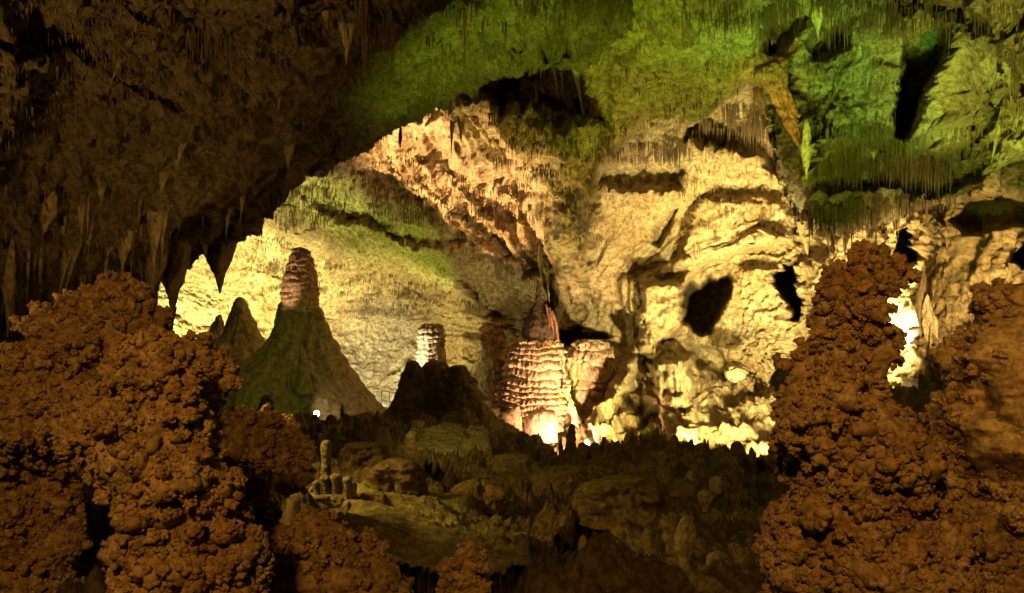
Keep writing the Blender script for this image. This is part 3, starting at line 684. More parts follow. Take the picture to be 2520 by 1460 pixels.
stack('flowstone_rib', stack_rib, float(hang.at(1950, 250)) - 0.1, M['red'], 'rust brown flowstone rib slanting down the left edge of the green hanging mass', 'flowstone', base='top', ratio=0.5, nseg=110, dz=2.0, disp=d_flow(0.16, 1.2))
crowd = in_poly([(0, 520), (330, 480), (560, 470), (540, 540), (400, 600), (330, 680), (0, 800)], 46)
for x, y in crowd:
    L = random.uniform(30, 95); w0 = random.uniform(9, 24)
    stalactite(x, y, x + random.uniform(-6, 6), y + L, w0, float(near.at(x, y)) + 0.08, 'small tan stalactite in the crowded rows along the lower edge of the dark ceiling', M['tite'], 'small stalactites crowding the dark ceiling')
hang_list = [
    (1868, 225, 1872, 300, 14, hang, 'rusty stalactite, largest of the bundle on the brown rib'), (1858, 222, 1857, 285, 9, hang, 'thin rusty stalactite left in the rib bundle'), (1880, 228, 1884, 290, 9, hang, 'thin rusty stalactite right in the rib bundle'),
    (1985, 365, 1985, 442, 26, hang, 'pale green tipped spike ending the brown rib'), (2013, 28, 2013, 96, 28, hang, 'pale carrot stalactite ringed near its top, high by the brown rib'),
    (2080, 585, 2079, 640, 16, hang, 'lowest dark spike under the hanging mass, over the popcorn tower'), (2051, 560, 2053, 612, 9, hang, 'thin dark spike left of the lowest one'), (2210, 540, 2211, 585, 9, hang, 'thin dark spike over the black slot'),
    (2030, 555, 2042, 620, 20, hang, 'brown tapering drapery under the hanging mass'), (2150, 375, 2150, 392, 16, hang, 'little pale green cone on the lower shelf'), (2460, 310, 2440, 400, 18, hang, 'leaning stalactite on the yellow right edge'),
    (2342, 440, 2341, 490, 8, hang, 'long brown spike under the lower shelf'),
    (1320, 262, 1320, 320, 12, wall, 'dark spike under the central olive ledge'), (1138, 245, 1134, 352, 34, wall, 'thick brown stalactite of a joined pair at the opening'), (1113, 262, 1110, 400, 16, wall, 'longer thin stalactite of the joined pair at the opening'),
    (1365, 172, 1374, 244, 14, wall, 'left pale green hanging pillar in the dark recess'), (1382, 176, 1386, 244, 8, wall, 'middle pale green hanging pillar in the dark recess'), (1415, 150, 1434, 280, 20, wall, 'longest pale green drapery at the recess edge'),
    (1860, 30, 1864, 100, 12, wall, 'teal lit hanging straw near the top'), (1072, 700, 1072, 740, 6, wall, 'small bundle spike below the green ledge'), (1330, 640, 1333, 700, 14, wall, 'brown drapery over the red canopy'), (1345, 645, 1352, 745, 20, wall, 'pale flow drapery leaning on the red canopy'),
    (2285, 800, 2288, 880, 34, wall, 'peach coloured ragged drapery over the white glow'), (2268, 740, 2266, 830, 30, wall, 'brown shaded drapery above the white glow'), (2302, 790, 2306, 870, 14, wall, 'slim peach drapery right of the ragged one'),
    (2290, 860, 2290, 925, 5, wall, 'needle thin drip across the white glow'), (1975, 560, 1992, 650, 22, wall, 'curved buff drapery by the bright alcove'), (2200, 560, 2204, 580, 10, wall, 'tiny pale tooth over the black slot'),
]
for (x0, y0, x1, y1, w, sf, lab) in hang_list:
    Y = float(sf.at(x0, y0)) - (0.12 if sf is wall else -0.05)
    mt = M['red'] if 'rusty' in lab else (M['pale'] if ('pale' in lab or 'peach' in lab) else M['tite'])
    stalactite(x0, y0, x1, y1, w, Y, lab, mt, 'stalactites of the far chamber', a=0.06)

# ------------------------------------------------------------------ soda straws
zones = [  # outline, surface, clusters, straws per cluster, length range, spread x, spread y, half width, name of the place
    ([(470, 60), (565, 55), (560, 110), (475, 130)], near, 12, 7, (50, 110), 22, 8, 1.5, 'in the long curtain on the dark ceiling'),
    ([(880, 0), (975, 0), (965, 60), (885, 60)], near, 16, 9, (90, 200), 16, 14, 1.7, 'in the longest curtain left of the green ceiling'),
    ([(0, 0), (1000, 0), (950, 300), (620, 480), (400, 560), (0, 560)], near, 150, 7, (12, 48), 20, 10, 1.2, 'on the dark near ceiling'),
    ([(0, 0), (420, 0), (400, 230), (0, 330)], near, 90, 8, (8, 30), 16, 12, 1.7, 'among knots at the upper left of the dark ceiling'),
    ([(0, 560), (420, 560), (380, 690), (0, 860)], near, 50, 6, (20, 60), 20, 12, 1.8, 'among the long stalactites at lower left'),
    ([(1000, 0), (1600, 0), (1500, 90), (1300, 140), (1020, 230)], near, 85, 9, (10, 60), 22, 5, 1.3, 'in dark rows on the green lit ceiling'),
    ([(1280, 0), (1560, 0), (1550, 30), (1290, 40)], near, 30, 14, (16, 52), 24, 5, 1.4, 'in the dark fringe along the top of the green ceiling'),
    ([(560, 585), (620, 530), (700, 490), (740, 445), (840, 400), (950, 330), (1100, 255), (1100, 240), (900, 340), (700, 460), (560, 560)], near, 46, 7, (8, 34), 12, 4, 1.1, 'on the bright lip of the near ceiling'),
    ([(1160, 270), (1500, 270), (1480, 420), (1330, 430), (1180, 380)], wall, 80, 13, (8, 34), 16, 3, 1.2, 'in brown tufts on the olive vault'),
    ([(1560, 60), (1900, 120), (1860, 220), (1700, 330), (1500, 350), (1480, 270)], wall, 70, 8, (6, 34), 12, 3, 1.0, 'in tufts on the green vault'),
    ([(1180, 480), (1340, 400), (1480, 470), (1480, 620), (1360, 560)], wall, 50, 10, (8, 28), 14, 3, 1.1, 'in tufts on the shaded buttress'),
    ([(700, 470), (900, 420), (1000, 320), (1120, 420), (1330, 600), (1320, 720), (1100, 560), (800, 560)], wall, 150, 13, (6, 26), 18, 3, 1.0, 'in brown rows on the far pink vault'),
    ([(640, 560), (800, 640), (1060, 700), (1200, 740), (1180, 800), (900, 780), (620, 700)], wall, 90, 14, (5, 18), 20, 2, 0.9, 'in fine rows on the far back wall'),
    ([(640, 500), (760, 450), (860, 470), (760, 560), (640, 560)], wall, 40, 14, (8, 24), 16, 3, 1.0, 'in rows where the back wall glows'),
    ([(1640, 420), (1900, 420), (1930, 560), (1760, 640), (1640, 560)], wall, 60, 9, (6, 26), 9, 2, 1.0, 'in small tufts on the sunny buff buttress'),
    ([(1690, 325), (1760, 265), (1880, 240), (1890, 340), (1760, 350)], wall, 40, 12, (20, 60), 16, 6, 1.3, 'in the dark green arch'),
    ([(1500, 360), (1690, 330), (1700, 380), (1500, 400)], wall, 34, 12, (14, 40), 16, 3, 1.2, 'in the brown fringe over the recess'),
    ([(1960, -10), (2500, -10), (2480, 70), (2180, 60), (1990, 90)], hang, 80, 10, (18, 80), 22, 8, 1.4, 'in the top curtain of the hanging mass'),
    ([(1990, 100), (2200, 60), (2200, 330), (2000, 340)], hang, 46, 7, (8, 40), 16, 6, 1.3, 'on the green face of the hanging mass'),
    ([(2000, 300), (2230, 310), (2260, 330), (2450, 290), (2470, 330), (2380, 360), (2200, 370), (2000, 360)], hang, 66, 11, (16, 70), 22, 6, 1.4, 'in the middle curtain of the hanging mass'),
    ([(1990, 380), (2120, 370), (2260, 390), (2420, 360), (2400, 400), (2240, 420), (2000, 410)], hang, 70, 11, (20, 95), 20, 6, 1.4, 'in the long lower curtain of the hanging mass'),
    ([(2000, 490), (2240, 480), (2350, 480), (2300, 500), (2160, 540), (1990, 540)], hang, 70, 12, (20, 60), 16, 6, 1.5, 'in the bottom fringe of the hanging mass'),
    ([(2080, 572), (2220, 540), (2220, 552), (2080, 590)], hang, 18, 9, (14, 52), 14, 4, 1.6, 'in the dark fringe against the buff wall'),
    ([(2440, 30), (2520, 30), (2520, 330), (2460, 300)], hang, 40, 9, (16, 50), 14, 6, 1.5, 'on the yellow right edge of the hanging mass'),
    ([(1700, 0), (1960, 0), (1940, 60), (1720, 50)], wall, 50, 13, (20, 56), 20, 5, 1.4, 'in the dark fringe at the very top'),
    ([(1720, 920), (1770, 930), (1775, 950), (1725, 945)], wall, 8, 10, (12, 26), 12, 2, 1.0, 'in the little drip curtain of the alcove'),
    ([(1390, 858), (1450, 862), (1440, 872), (1390, 870)], wall, 8, 9, (8, 20), 12, 2, 1.0, 'under the small hollow by the red canopy'),
]
straws = []
for zi, (poly, sf, nc, per, (l0, l1), sx, sy, hw, place) in enumerate(zones):
    ctr = in_poly(poly, nc)
    for cx, cy in ctr:
        n = max(2, rng.poisson(per))
        big = rng.choice([0.5, 0.8, 1.1, 1.7], p=[0.3, 0.35, 0.25, 0.1]) * rng.uniform(0.8, 1.2)
        xs = cx + rng.normal(0, sx * 0.6, n) * big
        ys = cy + rng.normal(0, sy * 0.5, n) + (xs - cx) * rng.normal(0, 0.12)
        ln = (l0 + (l1 - l0) * rng.beta(1.3, 3.0, n)) * big
        d = sf.at(xs, ys)
        for x, y, L, D in zip(xs, ys, ln, d):
            if sf is not wall:
                if poly_sd(lip if sf is near else hang_poly, np.float32([x]), np.float32([y]))[0] < 6: continue
            straws.append((x, D - 0.05 - 0.004 * D * rng.random(), y - 3, L + 3, hw * min(2.6, 0.85 * math.exp(rng.normal(0, 0.45))), zi))
straws = np.array(straws)
vis = (straws[:, 0] > 5) & (straws[:, 0] < 2515) & (straws[:, 2] > 2) & (straws[:, 2] < 900)
score = straws[:, 3] * straws[:, 4] * vis
order = np.argsort(-score)
top300 = order[:300]; rest = order[300:]
V, F = cones(straws[rest], 5)
st = raw_mesh('soda_straws', V, F, M['straw']); st['kind'] = 'stuff'; st['label'] = 'thousands of short soda straws covering the cave roof'
for k in top300:
    x, Y, y, L, w, zi = straws[k]
    V, F = cones([straws[k]], 6)
    o = raw_mesh('soda_straw', V, F, M['straw'], loc=pt(x, y, Y))
    tag(o, 'slender soda straw stalactite ' + zones[int(zi)][8], 'soda straw', 'soda straws ' + zones[int(zi)][8])

# ------------------------------------------------------------------ cave popcorn
def ico(sub):
    import bmesh
    bm = bmesh.new(); bmesh.ops.create_icosphere(bm, subdivisions=sub, radius=1.0)
    v = np.array([q.co[:] for q in bm.verts], np.float32); f = np.array([[w.index for w in t.verts] for t in bm.faces], np.int32); bm.free()
    return v, f
IV, IF = ico(2)
TM = [IV * (1 + 0.34 * fbm(IV * 1.5 + 11.0 * k, 3))[:, None] * (0.72 + 0.5 * rng.random(3)).astype(np.float32) for k in range(24)]

def balls(cen, rad, squash=None):
    n = len(cen)
    V = np.empty((n, len(IV), 3), np.float32)
    sel = rng.integers(0, len(TM), n)
    ang = rng.uniform(0, 2 * np.pi, n); ca, sa = np.cos(ang), np.sin(ang)
    T = np.stack(TM)[sel]
    V[..., 0] = T[..., 0] * ca[:, None] - T[..., 1] * sa[:, None]
    V[..., 1] = T[..., 0] * sa[:, None] + T[..., 1] * ca[:, None]
    V[..., 2] = T[..., 2]
    V = V * rad[:, None, None] + cen[:, None]
    F = (np.arange(n)[:, None, None] * len(IV) + IF[None]).reshape(-1, 3)
    return V.reshape(-1, 3), F

def popcorn(name, prof, Y, label, ratio=0.8, spacing=0.042, r_main=(0.012, 0.030), kids=11, fine=0.7, bare=0.5, mat='popcorn', lump=0.07, grow=None, cat='stalagmite', edge_only=None, group=None):
    """A stalagmite crusted with cave popcorn: an uneven core, knobs all over it and smaller beads on the knobs."""
    def disp(P, th, y):
        return lump * (1.4 * fbm(P * 1.7, 3) + 1.5 * (0.55 - worley(P * 4.6)) + 0.6 * fbm(P * 5, 2)) + 0.02 * fbm(P * 14, 2) + 0.03 * np.sqrt(np.clip(0.6 - worley(P * 16), 0, 1))
    ins = 0.03 / (K * Y)
    prof = [(y, l + min(ins, 0.3 * (r - l)), r - min(ins, 0.3 * (r - l))) for y, l, r in prof]
    Vb, ys, cx = stack_verts(prof, Y, ratio, 140, 3.5, disp)
    nr, ns = Vb.shape[:2]
    Fb = grid_faces(nr, ns); P = Vb.reshape(-1, 3)
    q = P[Fb]
    nrm = np.cross(q[:, 2] - q[:, 0], q[:, 1] - q[:, 3]); area = 0.5 * np.linalg.norm(nrm, axis=1); nrm /= (2 * area[:, None] + 1e-12)
    cenq = q.mean(1)
    out = cenq.copy(); out[:, 0] -= np.repeat((cx[:-1] - 1260) * K * Y, ns); out[:, 1] -= Y; out[:, 2] = 0
    nrm *= np.sign((nrm * out).sum(1))[:, None]
    view = -(nrm * cenq).sum(1) / np.linalg.norm(cenq, axis=1)
    w = area * (view > -0.45)
    # sparse gaps between colonies
    dens = smooth(-0.35, 0.05, fbm((cenq * 2.6).astype(np.float32) + 5, 3)) * (1 - bare) + bare * 0.5
    w = w * dens
    if edge_only is not None:
        w = w * np.clip(edge_only(cenq, np.repeat(ys[:-1], ns)), 0, 1)
    n = int(w.sum() / spacing ** 2 * 1.9)
    pick = rng.choice(len(w), n, p=w / w.sum())
    a, b = rng.random(n), rng.random(n)
    c0 = q[pick, 0] * ((1 - a) * (1 - b))[:, None] + q[pick, 1] * (a * (1 - b))[:, None] + q[pick, 2] * (a * b)[:, None] + q[pick, 3] * ((1 - a) * b)[:, None]
    nn = nrm[pick]
    r = rng.uniform(r_main[0], r_main[1], n) * rng.choice([0.5, 0.8, 1.1, 1.8], n, p=[0.35, 0.37, 0.22, 0.06])
    py = ys[np.clip(pick // ns, 0, len(ys) - 1)]
    g = np.ones(n) if grow is None else grow(py)
    r = r * g * (0.7 + 0.75 * smooth(-0.35, 0.35, fbm((c0 * 3.1).astype(np.float32) + 71, 2)))      # fine and coarse colonies
    push = r * rng.uniform(0.1, 1.5, n) * np.clip(0.03 / r, 0.25, 1)
    c1 = c0 + nn * push[:, None]
    cs = [c1]; rs = [r]
    # beads
    m = rng.poisson(kids, n)
    par = np.repeat(np.arange(n), m)
    d = rng.normal(size=(len(par), 3)); d /= np.linalg.norm(d, axis=1)[:, None]
    d = d + nn[par] * 0.9 + np.array((0, 0, 0.15)); d /= np.linalg.norm(d, axis=1)[:, None]
    r2 = r[par] * rng.uniform(0.2, 0.55, len(par))
    c2 = c1[par] + d * (r[par] * rng.uniform(0.8, 1.15, len(par)))[:, None]
    cs.append(c2); rs.append(r2)
    if fine > 0:
        k = rng.random(len(par)) < fine
        p3 = np.nonzero(k)[0]; p3 = np.repeat(p3, 3)
        d3 = rng.normal(size=(len(p3), 3)); d3 /= np.linalg.norm(d3, axis=1)[:, None]; d3 = d3 + d[p3] * 0.8; d3 /= np.linalg.norm(d3, axis=1)[:, None]
        cs.append(c2[p3] + d3 * r2[p3][:, None]); rs.append(r2[p3] * rng.uniform(0.35, 0.6, len(p3)))
    cen = np.concatenate(cs).astype(np.float32); rad = np.concatenate(rs).astype(np.float32)
    keep = (rad > 0.0032 * Y / 5)
    cen, rad = cen[keep], rad[keep]
    BV, BF = balls(cen, rad)
    core = P.astype(np.float32)
    n0 = len(core)
    top = Vb[0].mean(0)[None]
    i = np.arange(ns); j = (i + 1) % ns
    T = np.stack([np.full(ns, n0), i, j], 1)
    allV = np.concatenate([core, top, BV]); allT = np.concatenate([T, BF + n0 + 1])
    o = raw_mesh(name, allV, [Fb, allT], M[mat], loc=Vb[-1].mean(0))
    tag(o, label, cat, group)
    return o, len(cen)

cnt = 0
def pc(*a, **k):
    global cnt
    o, n = popcorn(*a, **k); cnt += n
    return o
pc('popcorn_stalagmite', [(683, 240, 285), (690, 222, 308), (705, 200, 330), (725, 190, 345), (745, 176, 356), (760, 120, 372), (775, 52, 388), (800, 44, 402), (840, 42, 415), (880, 34, 420), (930, 10, 430), (980, -6, 440), (1040, -20, 420), (1090, -40, 270), (1140, -60, 175), (1200, -70, 165), (1300, -80, 190), (1400, -80, 222), (1500, -80, 250)],
   6.3, 'massive knobbly popcorn stalagmite with the highest domed top at the left edge', ratio=0.6, spacing=0.05, lump=0.11, r_main=(0.014, 0.034))
pc('popcorn_stalagmite', [(848, 300, 350), (856, 262, 420), (866, 244, 452), (880, 236, 476), (905, 232, 486), (940, 232, 490), (980, 226, 492), (1020, 206, 496), (1060, 204, 504), (1100, 222, 514), (1150, 236, 532), (1200, 258, 560), (1250, 268, 575), (1300, 276, 592), (1360, 290, 606), (1420, 296, 616), (1500, 290, 630)],
   4.35, 'tall orange popcorn stalagmite in front, narrowing downwards with swollen knobs', ratio=0.65, spacing=0.04, lump=0.09, grow=lambda y: 0.85 + 0.75 * smooth(1120, 1450, y))
pc('popcorn_stalagmite', [(822, 452, 468), (832, 430, 490), (846, 415, 512), (862, 405, 526), (900, 400, 530), (960, 405, 524), (1000, 410, 520), (1060, 420, 530)],
   4.9, 'small popcorn crest at the shoulder of the tall front stalagmite', ratio=0.6, spacing=0.05, lump=0.06)
pc('popcorn_stalagmite', [(975, 190, 240), (985, 160, 280), (1010, 138, 300), (1040, 134, 310), (1070, 142, 300), (1095, 170, 280), (1115, 200, 262), (1135, 205, 240)],
   4.9, 'bulging popcorn knob jutting between the two big left stalagmites', ratio=0.7, spacing=0.05, lump=0.06, cat='popcorn knob')
pc('popcorn_boulder', [(1030, 640, 690), (1040, 612, 735), (1060, 594, 760), (1090, 588, 776), (1120, 594, 784), (1150, 610, 784), (1180, 640, 778), (1200, 690, 770), (1212, 700, 762)],
   8.5, 'dark reddish popcorn crusted boulder perched on the ridge beside the left stalagmites', ratio=0.7, spacing=0.1, r_main=(0.03, 0.06), lump=0.12, cat='boulder')
pc('popcorn_boulder', [(1150, 560, 640), (1180, 540, 680), (1230, 530, 700), (1300, 540, 700), (1380, 560, 690), (1480, 560, 690)],
   7.2, 'shadowed popcorn mass behind the tall front stalagmite', ratio=0.6, spacing=0.085, r_main=(0.03, 0.055), lump=0.12, cat='boulder')
pc('popcorn_boulder', [(1238, 735, 752), (1248, 722, 790), (1270, 708, 830), (1300, 696, 860), (1330, 676, 900), (1360, 668, 950), (1400, 664, 990), (1440, 660, 1005), (1500, 655, 1020)],
   6.0, 'brown popcorn mound at the bottom, below the pale drip shelf', ratio=0.55, spacing=0.065, lump=0.10, cat='mound')
pc('popcorn_boulder', [(1368, 1110, 1135), (1376, 1096, 1150), (1395, 1082, 1170), (1420, 1080, 1182), (1450, 1086, 1188), (1500, 1090, 1190)],
   5.4, 'small popcorn knob alone at the bottom edge, before the tilted slab', ratio=0.8, spacing=0.045, r_main=(0.016, 0.032), lump=0.05, cat='popcorn knob')
pc('popcorn_stalagmite', [(628, 2130, 2152), (634, 2112, 2166), (646, 2092, 2176), (656, 2070, 2180), (672, 2052, 2196), (700, 2058, 2212), (722, 2040, 2218), (738, 2022, 2216), (756, 2006, 2205), (790, 1996, 2196), (830, 1986, 2222), (860, 1974, 2226), (900, 1960, 2226), (940, 1952, 2228), (980, 1946, 2240), (1030, 1936, 2268), (1080, 1932, 2276), (1130, 1946, 2286), (1180, 1956, 2300), (1230, 1956, 2318), (1290, 1944, 2346), (1350, 1928, 2376), (1400, 1922, 2400), (1500, 1915, 2440)],
   4.5, 'tower like popcorn stalagmite at right with round orange knobs growing larger below', ratio=0.7, spacing=0.036, lump=0.075, r_main=(0.011, 0.025), grow=lambda y: 0.95 + 0.7 * smooth(1000, 1420, y), kids=9)
pc('popcorn_stalagmite', [(1010, 1934, 1990), (1030, 1922, 2010), (1060, 1922, 2020), (1085, 1935, 2020), (1100, 1950, 2010)],
   4.3, 'ragged popcorn ledge jutting from the left flank of the tower', ratio=0.7, spacing=0.045, lump=0.05, cat='popcorn knob')
def fringe(P, y):
    px = P[:, 0] / (K * P[:, 1]) + 1260
    left = np.interp(y, [700, 760, 820, 860, 900, 990, 1070, 1200], [2412, 2402, 2356, 2324, 2316, 2324, 2282, 2310])
    return 1.25 * smooth(110, 20, px - left) + 0.55 * smooth(1060, 1240, y) + 0.03
pc('popcorn_rock', [(698, 2434, 2800), (704, 2418, 2820), (730, 2408, 2830), (765, 2398, 2830), (790, 2376, 2830), (820, 2350, 2830), (850, 2330, 2830), (880, 2318, 2830), (920, 2314, 2830), (990, 2320, 2830), (1040, 2290, 2830), (1070, 2276, 2830), (1150, 2276, 2830), (1300, 2269, 2830), (1500, 2264, 2830)],
   6.4, 'streaked brown rock mass at the right edge with a popcorn rim', ratio=0.5, spacing=0.06, r_main=(0.018, 0.036), lump=0.12, cat='rock', edge_only=fringe)
pc('popcorn_stalagmite', [(1290, 2330, 2400), (1310, 2300, 2470), (1350, 2290, 2560), (1400, 2290, 2640), (1500, 2290, 2700)],
   5.0, 'shadowed heap of popcorn in the bottom right corner', ratio=0.6, spacing=0.06, r_main=(0.025, 0.045), lump=0.1, cat='popcorn heap')
print('popcorn knobs', cnt)

# ------------------------------------------------------------------ small formations of the middle ground
def gY(x, y): return float(ground.at(x, y))
small = [  # x, top y, foot y, width at foot, label
    (1408, 1056, 1125, 30, 'tall blunt dark stalagmite before the bright flowstone'), (1380, 1090, 1125, 15, 'thin dark peg left of the tall blunt one'), (1432, 1100, 1128, 22, 'low dark peg right of the tall blunt one'),
    (1466, 1102, 1130, 34, 'rounded dark stump right of the low peg'), (1487, 1086, 1126, 15, 'slim dark peg standing alone before the flow ribs'), (1515, 1100, 1130, 36, 'squat brown stump below the flow ribs'),
    (1596, 1060, 1110, 52, 'wide dark stump under the hanging draperies'), (1660, 1082, 1120, 30, 'dark knob before the bright wall pillar'), (1700, 1092, 1122, 18, 'tiny cone below the bright wall pillar'), (1742, 1094, 1120, 12, 'little lit peg near the pillar foot'),
    (1815, 1098, 1128, 40, 'low round dome before the alcove glow'), (655, 972, 1040, 46, 'dark lumpy stalagmite before the green skirt'), (572, 1000, 1045, 18, 'dark peg left of the lumpy one'), (606, 990, 1045, 22, 'dark post between peg and lumpy one'),
    (843, 995, 1040, 13, 'thin dark post beside the lamp glow'), (814, 1020, 1042, 24, 'small dark knob right before the lamp glow'), (881, 1030, 1065, 16, 'round headed dark peg right of the lamp'), (903, 1028, 1066, 18, 'pointed dark peg next to the round headed one'),
    (770, 1040, 1075, 20, 'dim peg on the slope below the lamp'), (1255, 1064, 1100, 40, 'dark block at the foot of the banded column'), (1305, 1084, 1120, 34, 'brown stump below the smooth column foot'), (1345, 1096, 1125, 30, 'brown stump left of the thin peg'),
    (1560, 1084, 1116, 30, 'brown dome between the squat stump and the wide one'), (950, 1050, 1100, 26, 'dim stump left of the cracked boulders'), (1010, 1062, 1100, 22, 'dim peg over the cracked boulders'),
    (1635, 1130, 1180, 40, 'dim rounded lump on the dark slope'), (1540, 1150, 1186, 44, 'olive mottled lump on the dark slope'), (1850, 1112, 1142, 22, 'small dark cone beside the white glow'),
]
for (x, y0, y1, w, lab) in small:
    if x > 1370: y0 -= 12
    Y = gY(x, y1) - 0.2
    h = w / 2
    L = y1 - y0
    pr = [(y0, x - h * 0.22, x + h * 0.22), (y0 + L * 0.06, x - h * 0.42, x + h * 0.42), (y0 + L * 0.2, x - h * 0.62, x + h * 0.6), (y0 + L * 0.5, x - h * 0.76, x + h * 0.8), (y0 + L * 0.8, x - h * 0.95, x + h * 0.92), (y1 + 14, x - h * 1.25, x + h * 1.25)]
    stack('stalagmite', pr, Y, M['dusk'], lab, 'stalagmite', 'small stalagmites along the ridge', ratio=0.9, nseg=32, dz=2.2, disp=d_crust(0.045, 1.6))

# pale drip stones on the dark slope at right: rounded heads with fringes of drips
heads = [(1688, 1272, 1360, 46, 'tall pale dripstone post, tallest on the right slope'), (1763, 1172, 1215, 34, 'pale mushroom dripstone high on the right slope'), (1737, 1204, 1240, 36, 'orange mushroom dripstone left below the pale one'),
         (1767, 1358, 1400, 52, 'broad pale dripstone dome low on the right slope'), (1806, 1338, 1372, 40, 'dim dripstone dome right of the broad pale one'), (1932, 1222, 1262, 44, 'pale round dripstone against the popcorn tower'),
         (1910, 1266, 1310, 40, 'fringed dripstone just below the round one at the tower'), (1690, 1408, 1450, 46, 'dim dripstone at the bottom of the right slope'), (1760, 1255, 1282, 30, 'small fringed dripstone amid the right slope'),
         (1745, 1420, 1460, 70, 'dim wide dripstone at the bottom edge'), (1590, 1270, 1300, 40, 'dim lump with a knobby crust left of the tall post'), (1700, 1160, 1190, 30, 'brown dripstone knob at the top of the right slope')]
for (x, y0, y1, w, lab) in heads:
    Y = gY(x, y1) - 0.3; h = w / 2; L = y1 - y0
    root = empty('dripstone', pt(x, y1, Y)); tag(root, lab, 'dripstone', 'pale dripstones on the right slope')
    stack('head', [(y0, x - h * 0.25, x + h * 0.25), (y0 + L * 0.1, x - h * 0.62, x + h * 0.62), (y0 + L * 0.3, x - h * 0.92, x + h * 0.92), (y0 + L * 0.6, x - h, x + h), (y0 + L * 0.85, x - h * 0.96, x + h * 0.96), (y0 + L, x - h * 0.72, x + h * 0.72), (y0 + L * 1.5, x - h * 0.5, x + h * 0.5)], Y, M['drip'], parent=root, ratio=0.85, nseg=48, dz=1.8, disp=d_flow(0.04, 2.5))
    it = []
    for k in range(18):
        a = -math.pi * (0.03 + 0.94 * k / 17)
        it.append((x + h * 0.85 * math.cos(a), Y + 0.85 * h * 0.85 * K * Y * math.sin(a), y0 + L * 0.9, random.uniform(5, 16), random.uniform(1.2, 2.4)))
    V, F = cones(it); raw_mesh('drip_fringe', V, F, M['drip'], parent=root, loc=pt(x, y0 + L, Y))

# the little pale shelf with fluted drip columns
sY = float(ground.at(800, 1230)) - 0.9
shelf = empty('drip_shelf', pt(795, 1240, sY)); tag(shelf, 'small pale shelf carrying fluted drip columns and a slender post', 'flowstone')
stack('shelf_plate', [(1212, 742, 850), (1220, 738, 866), (1228, 735, 872), (1236, 744, 874), (1244, 758, 870), (1256, 775, 872), (1275, 786, 876)], sY, M['shelf'], parent=shelf, ratio=0.6, nseg=70, dz=2, disp=d_crust(0.05, 3))
for x0, y0, x1, yb in ((765, 1198, 15, 0.1), (779, 1182, 18, 0), (790, 1186, 13, 0.12), (801, 1170, 20, 0.02), (815, 1174, 17, 0.1), (826, 1166, 22, 0.04), (840, 1178, 19, 0.1), (854, 1172, 24, 0.02), (868, 1186, 18, 0.1)):
    sl = random.uniform(-3, 3)
    stack('drip_column', [(y0, x0 + sl - x1 * 0.28, x0 + sl + x1 * 0.28), (y0 + 5, x0 + sl - x1 * 0.6, x0 + sl + x1 * 0.55), (y0 + 14, x0 + sl * 0.6 - x1 * 0.52, x0 + sl * 0.6 + x1 * 0.5), (y0 + 26, x0 - x1 * 0.42, x0 + x1 * 0.46), (1222, x0 - x1 * 0.5, x0 + x1 * 0.55), (1234, x0 - x1 * 0.7, x0 + x1 * 0.7)], sY - 0.08 + yb, M['shelf'], parent=shelf, ratio=0.9, nseg=26, dz=2, disp=d_flow(0.04, 5))
stack('slender_post', [(1084, 796, 807), (1090, 792, 812), (1104, 789, 816), (1120, 790, 815), (1135, 793, 813), (1160, 792, 814), (1190, 790, 818), (1218, 786, 822)], sY + 0.1, M['shelf'], parent=shelf, ratio=0.9, nseg=36, dz=2, disp=d_crust(0.02, 4))

# ---- cracked boulders
def boulder(name, pts, Y, thick, label, mat='slab', bump=0.05):
    """A block with the given face outline; its back lies THICK metres behind and a little higher."""
    import bmesh
    bm = bmesh.new()
    fr = [bm.verts.new(pt(x, y, Y + dy)) for x, y, dy in pts]
    bk = [bm.verts.new(pt(x, y, Y + dy) * 1.0 + np.array((0, thick * (0.8 + 0.3 * random.random()), 0.12 * thick))) for x, y, dy in pts]
    n = len(pts)
    bm.faces.new(fr); bm.faces.new(bk[::-1])
    for k in range(n): bm.faces.new((fr[k], bk[k], bk[(k + 1) % n], fr[(k + 1) % n]))
    bmesh.ops.recalc_face_normals(bm, faces=bm.faces)
    bmesh.ops.bevel(bm, geom=bm.edges[:], offset=0.10, segments=2, affect='EDGES', clamp_overlap=True)
    bmesh.ops.triangulate(bm, faces=bm.faces)
    for _ in range(4):
        lng = [e for e in bm.edges if e.calc_length() > 0.12]
        if not lng: break
        bmesh.ops.subdivide_edges(bm, edges=lng, cuts=1)
        bmesh.ops.triangulate(bm, faces=bm.faces)
    bm.normal_update()
    P = np.array([v.co[:] for v in bm.verts], np.float32)
    d = bump * (fbm(P * 0.9, 3) * 1.6 - 0.7 * ridged(P * 1.7, 3) + 0.4 * fbm(P * 6, 3))
    for v, k in zip(bm.verts, d): v.co += v.normal * float(k)
    c = pt(*[sum(p[i] for p in pts) / n for i in (0, 1)], Y)
    for v in bm.verts: v.co.x -= c[0]; v.co.y -= c[1]; v.co.z -= c[2]
    me = bpy.data.meshes.new(name); bm.to_mesh(me); bm.free(); me.materials.append(M[mat])
    me.polygons.foreach_set('use_smooth', np.ones(len(me.polygons), bool))
    o = bpy.data.objects.new(name, me); C.objects.link(o); o.location = c
    return tag(o, label, 'boulder')
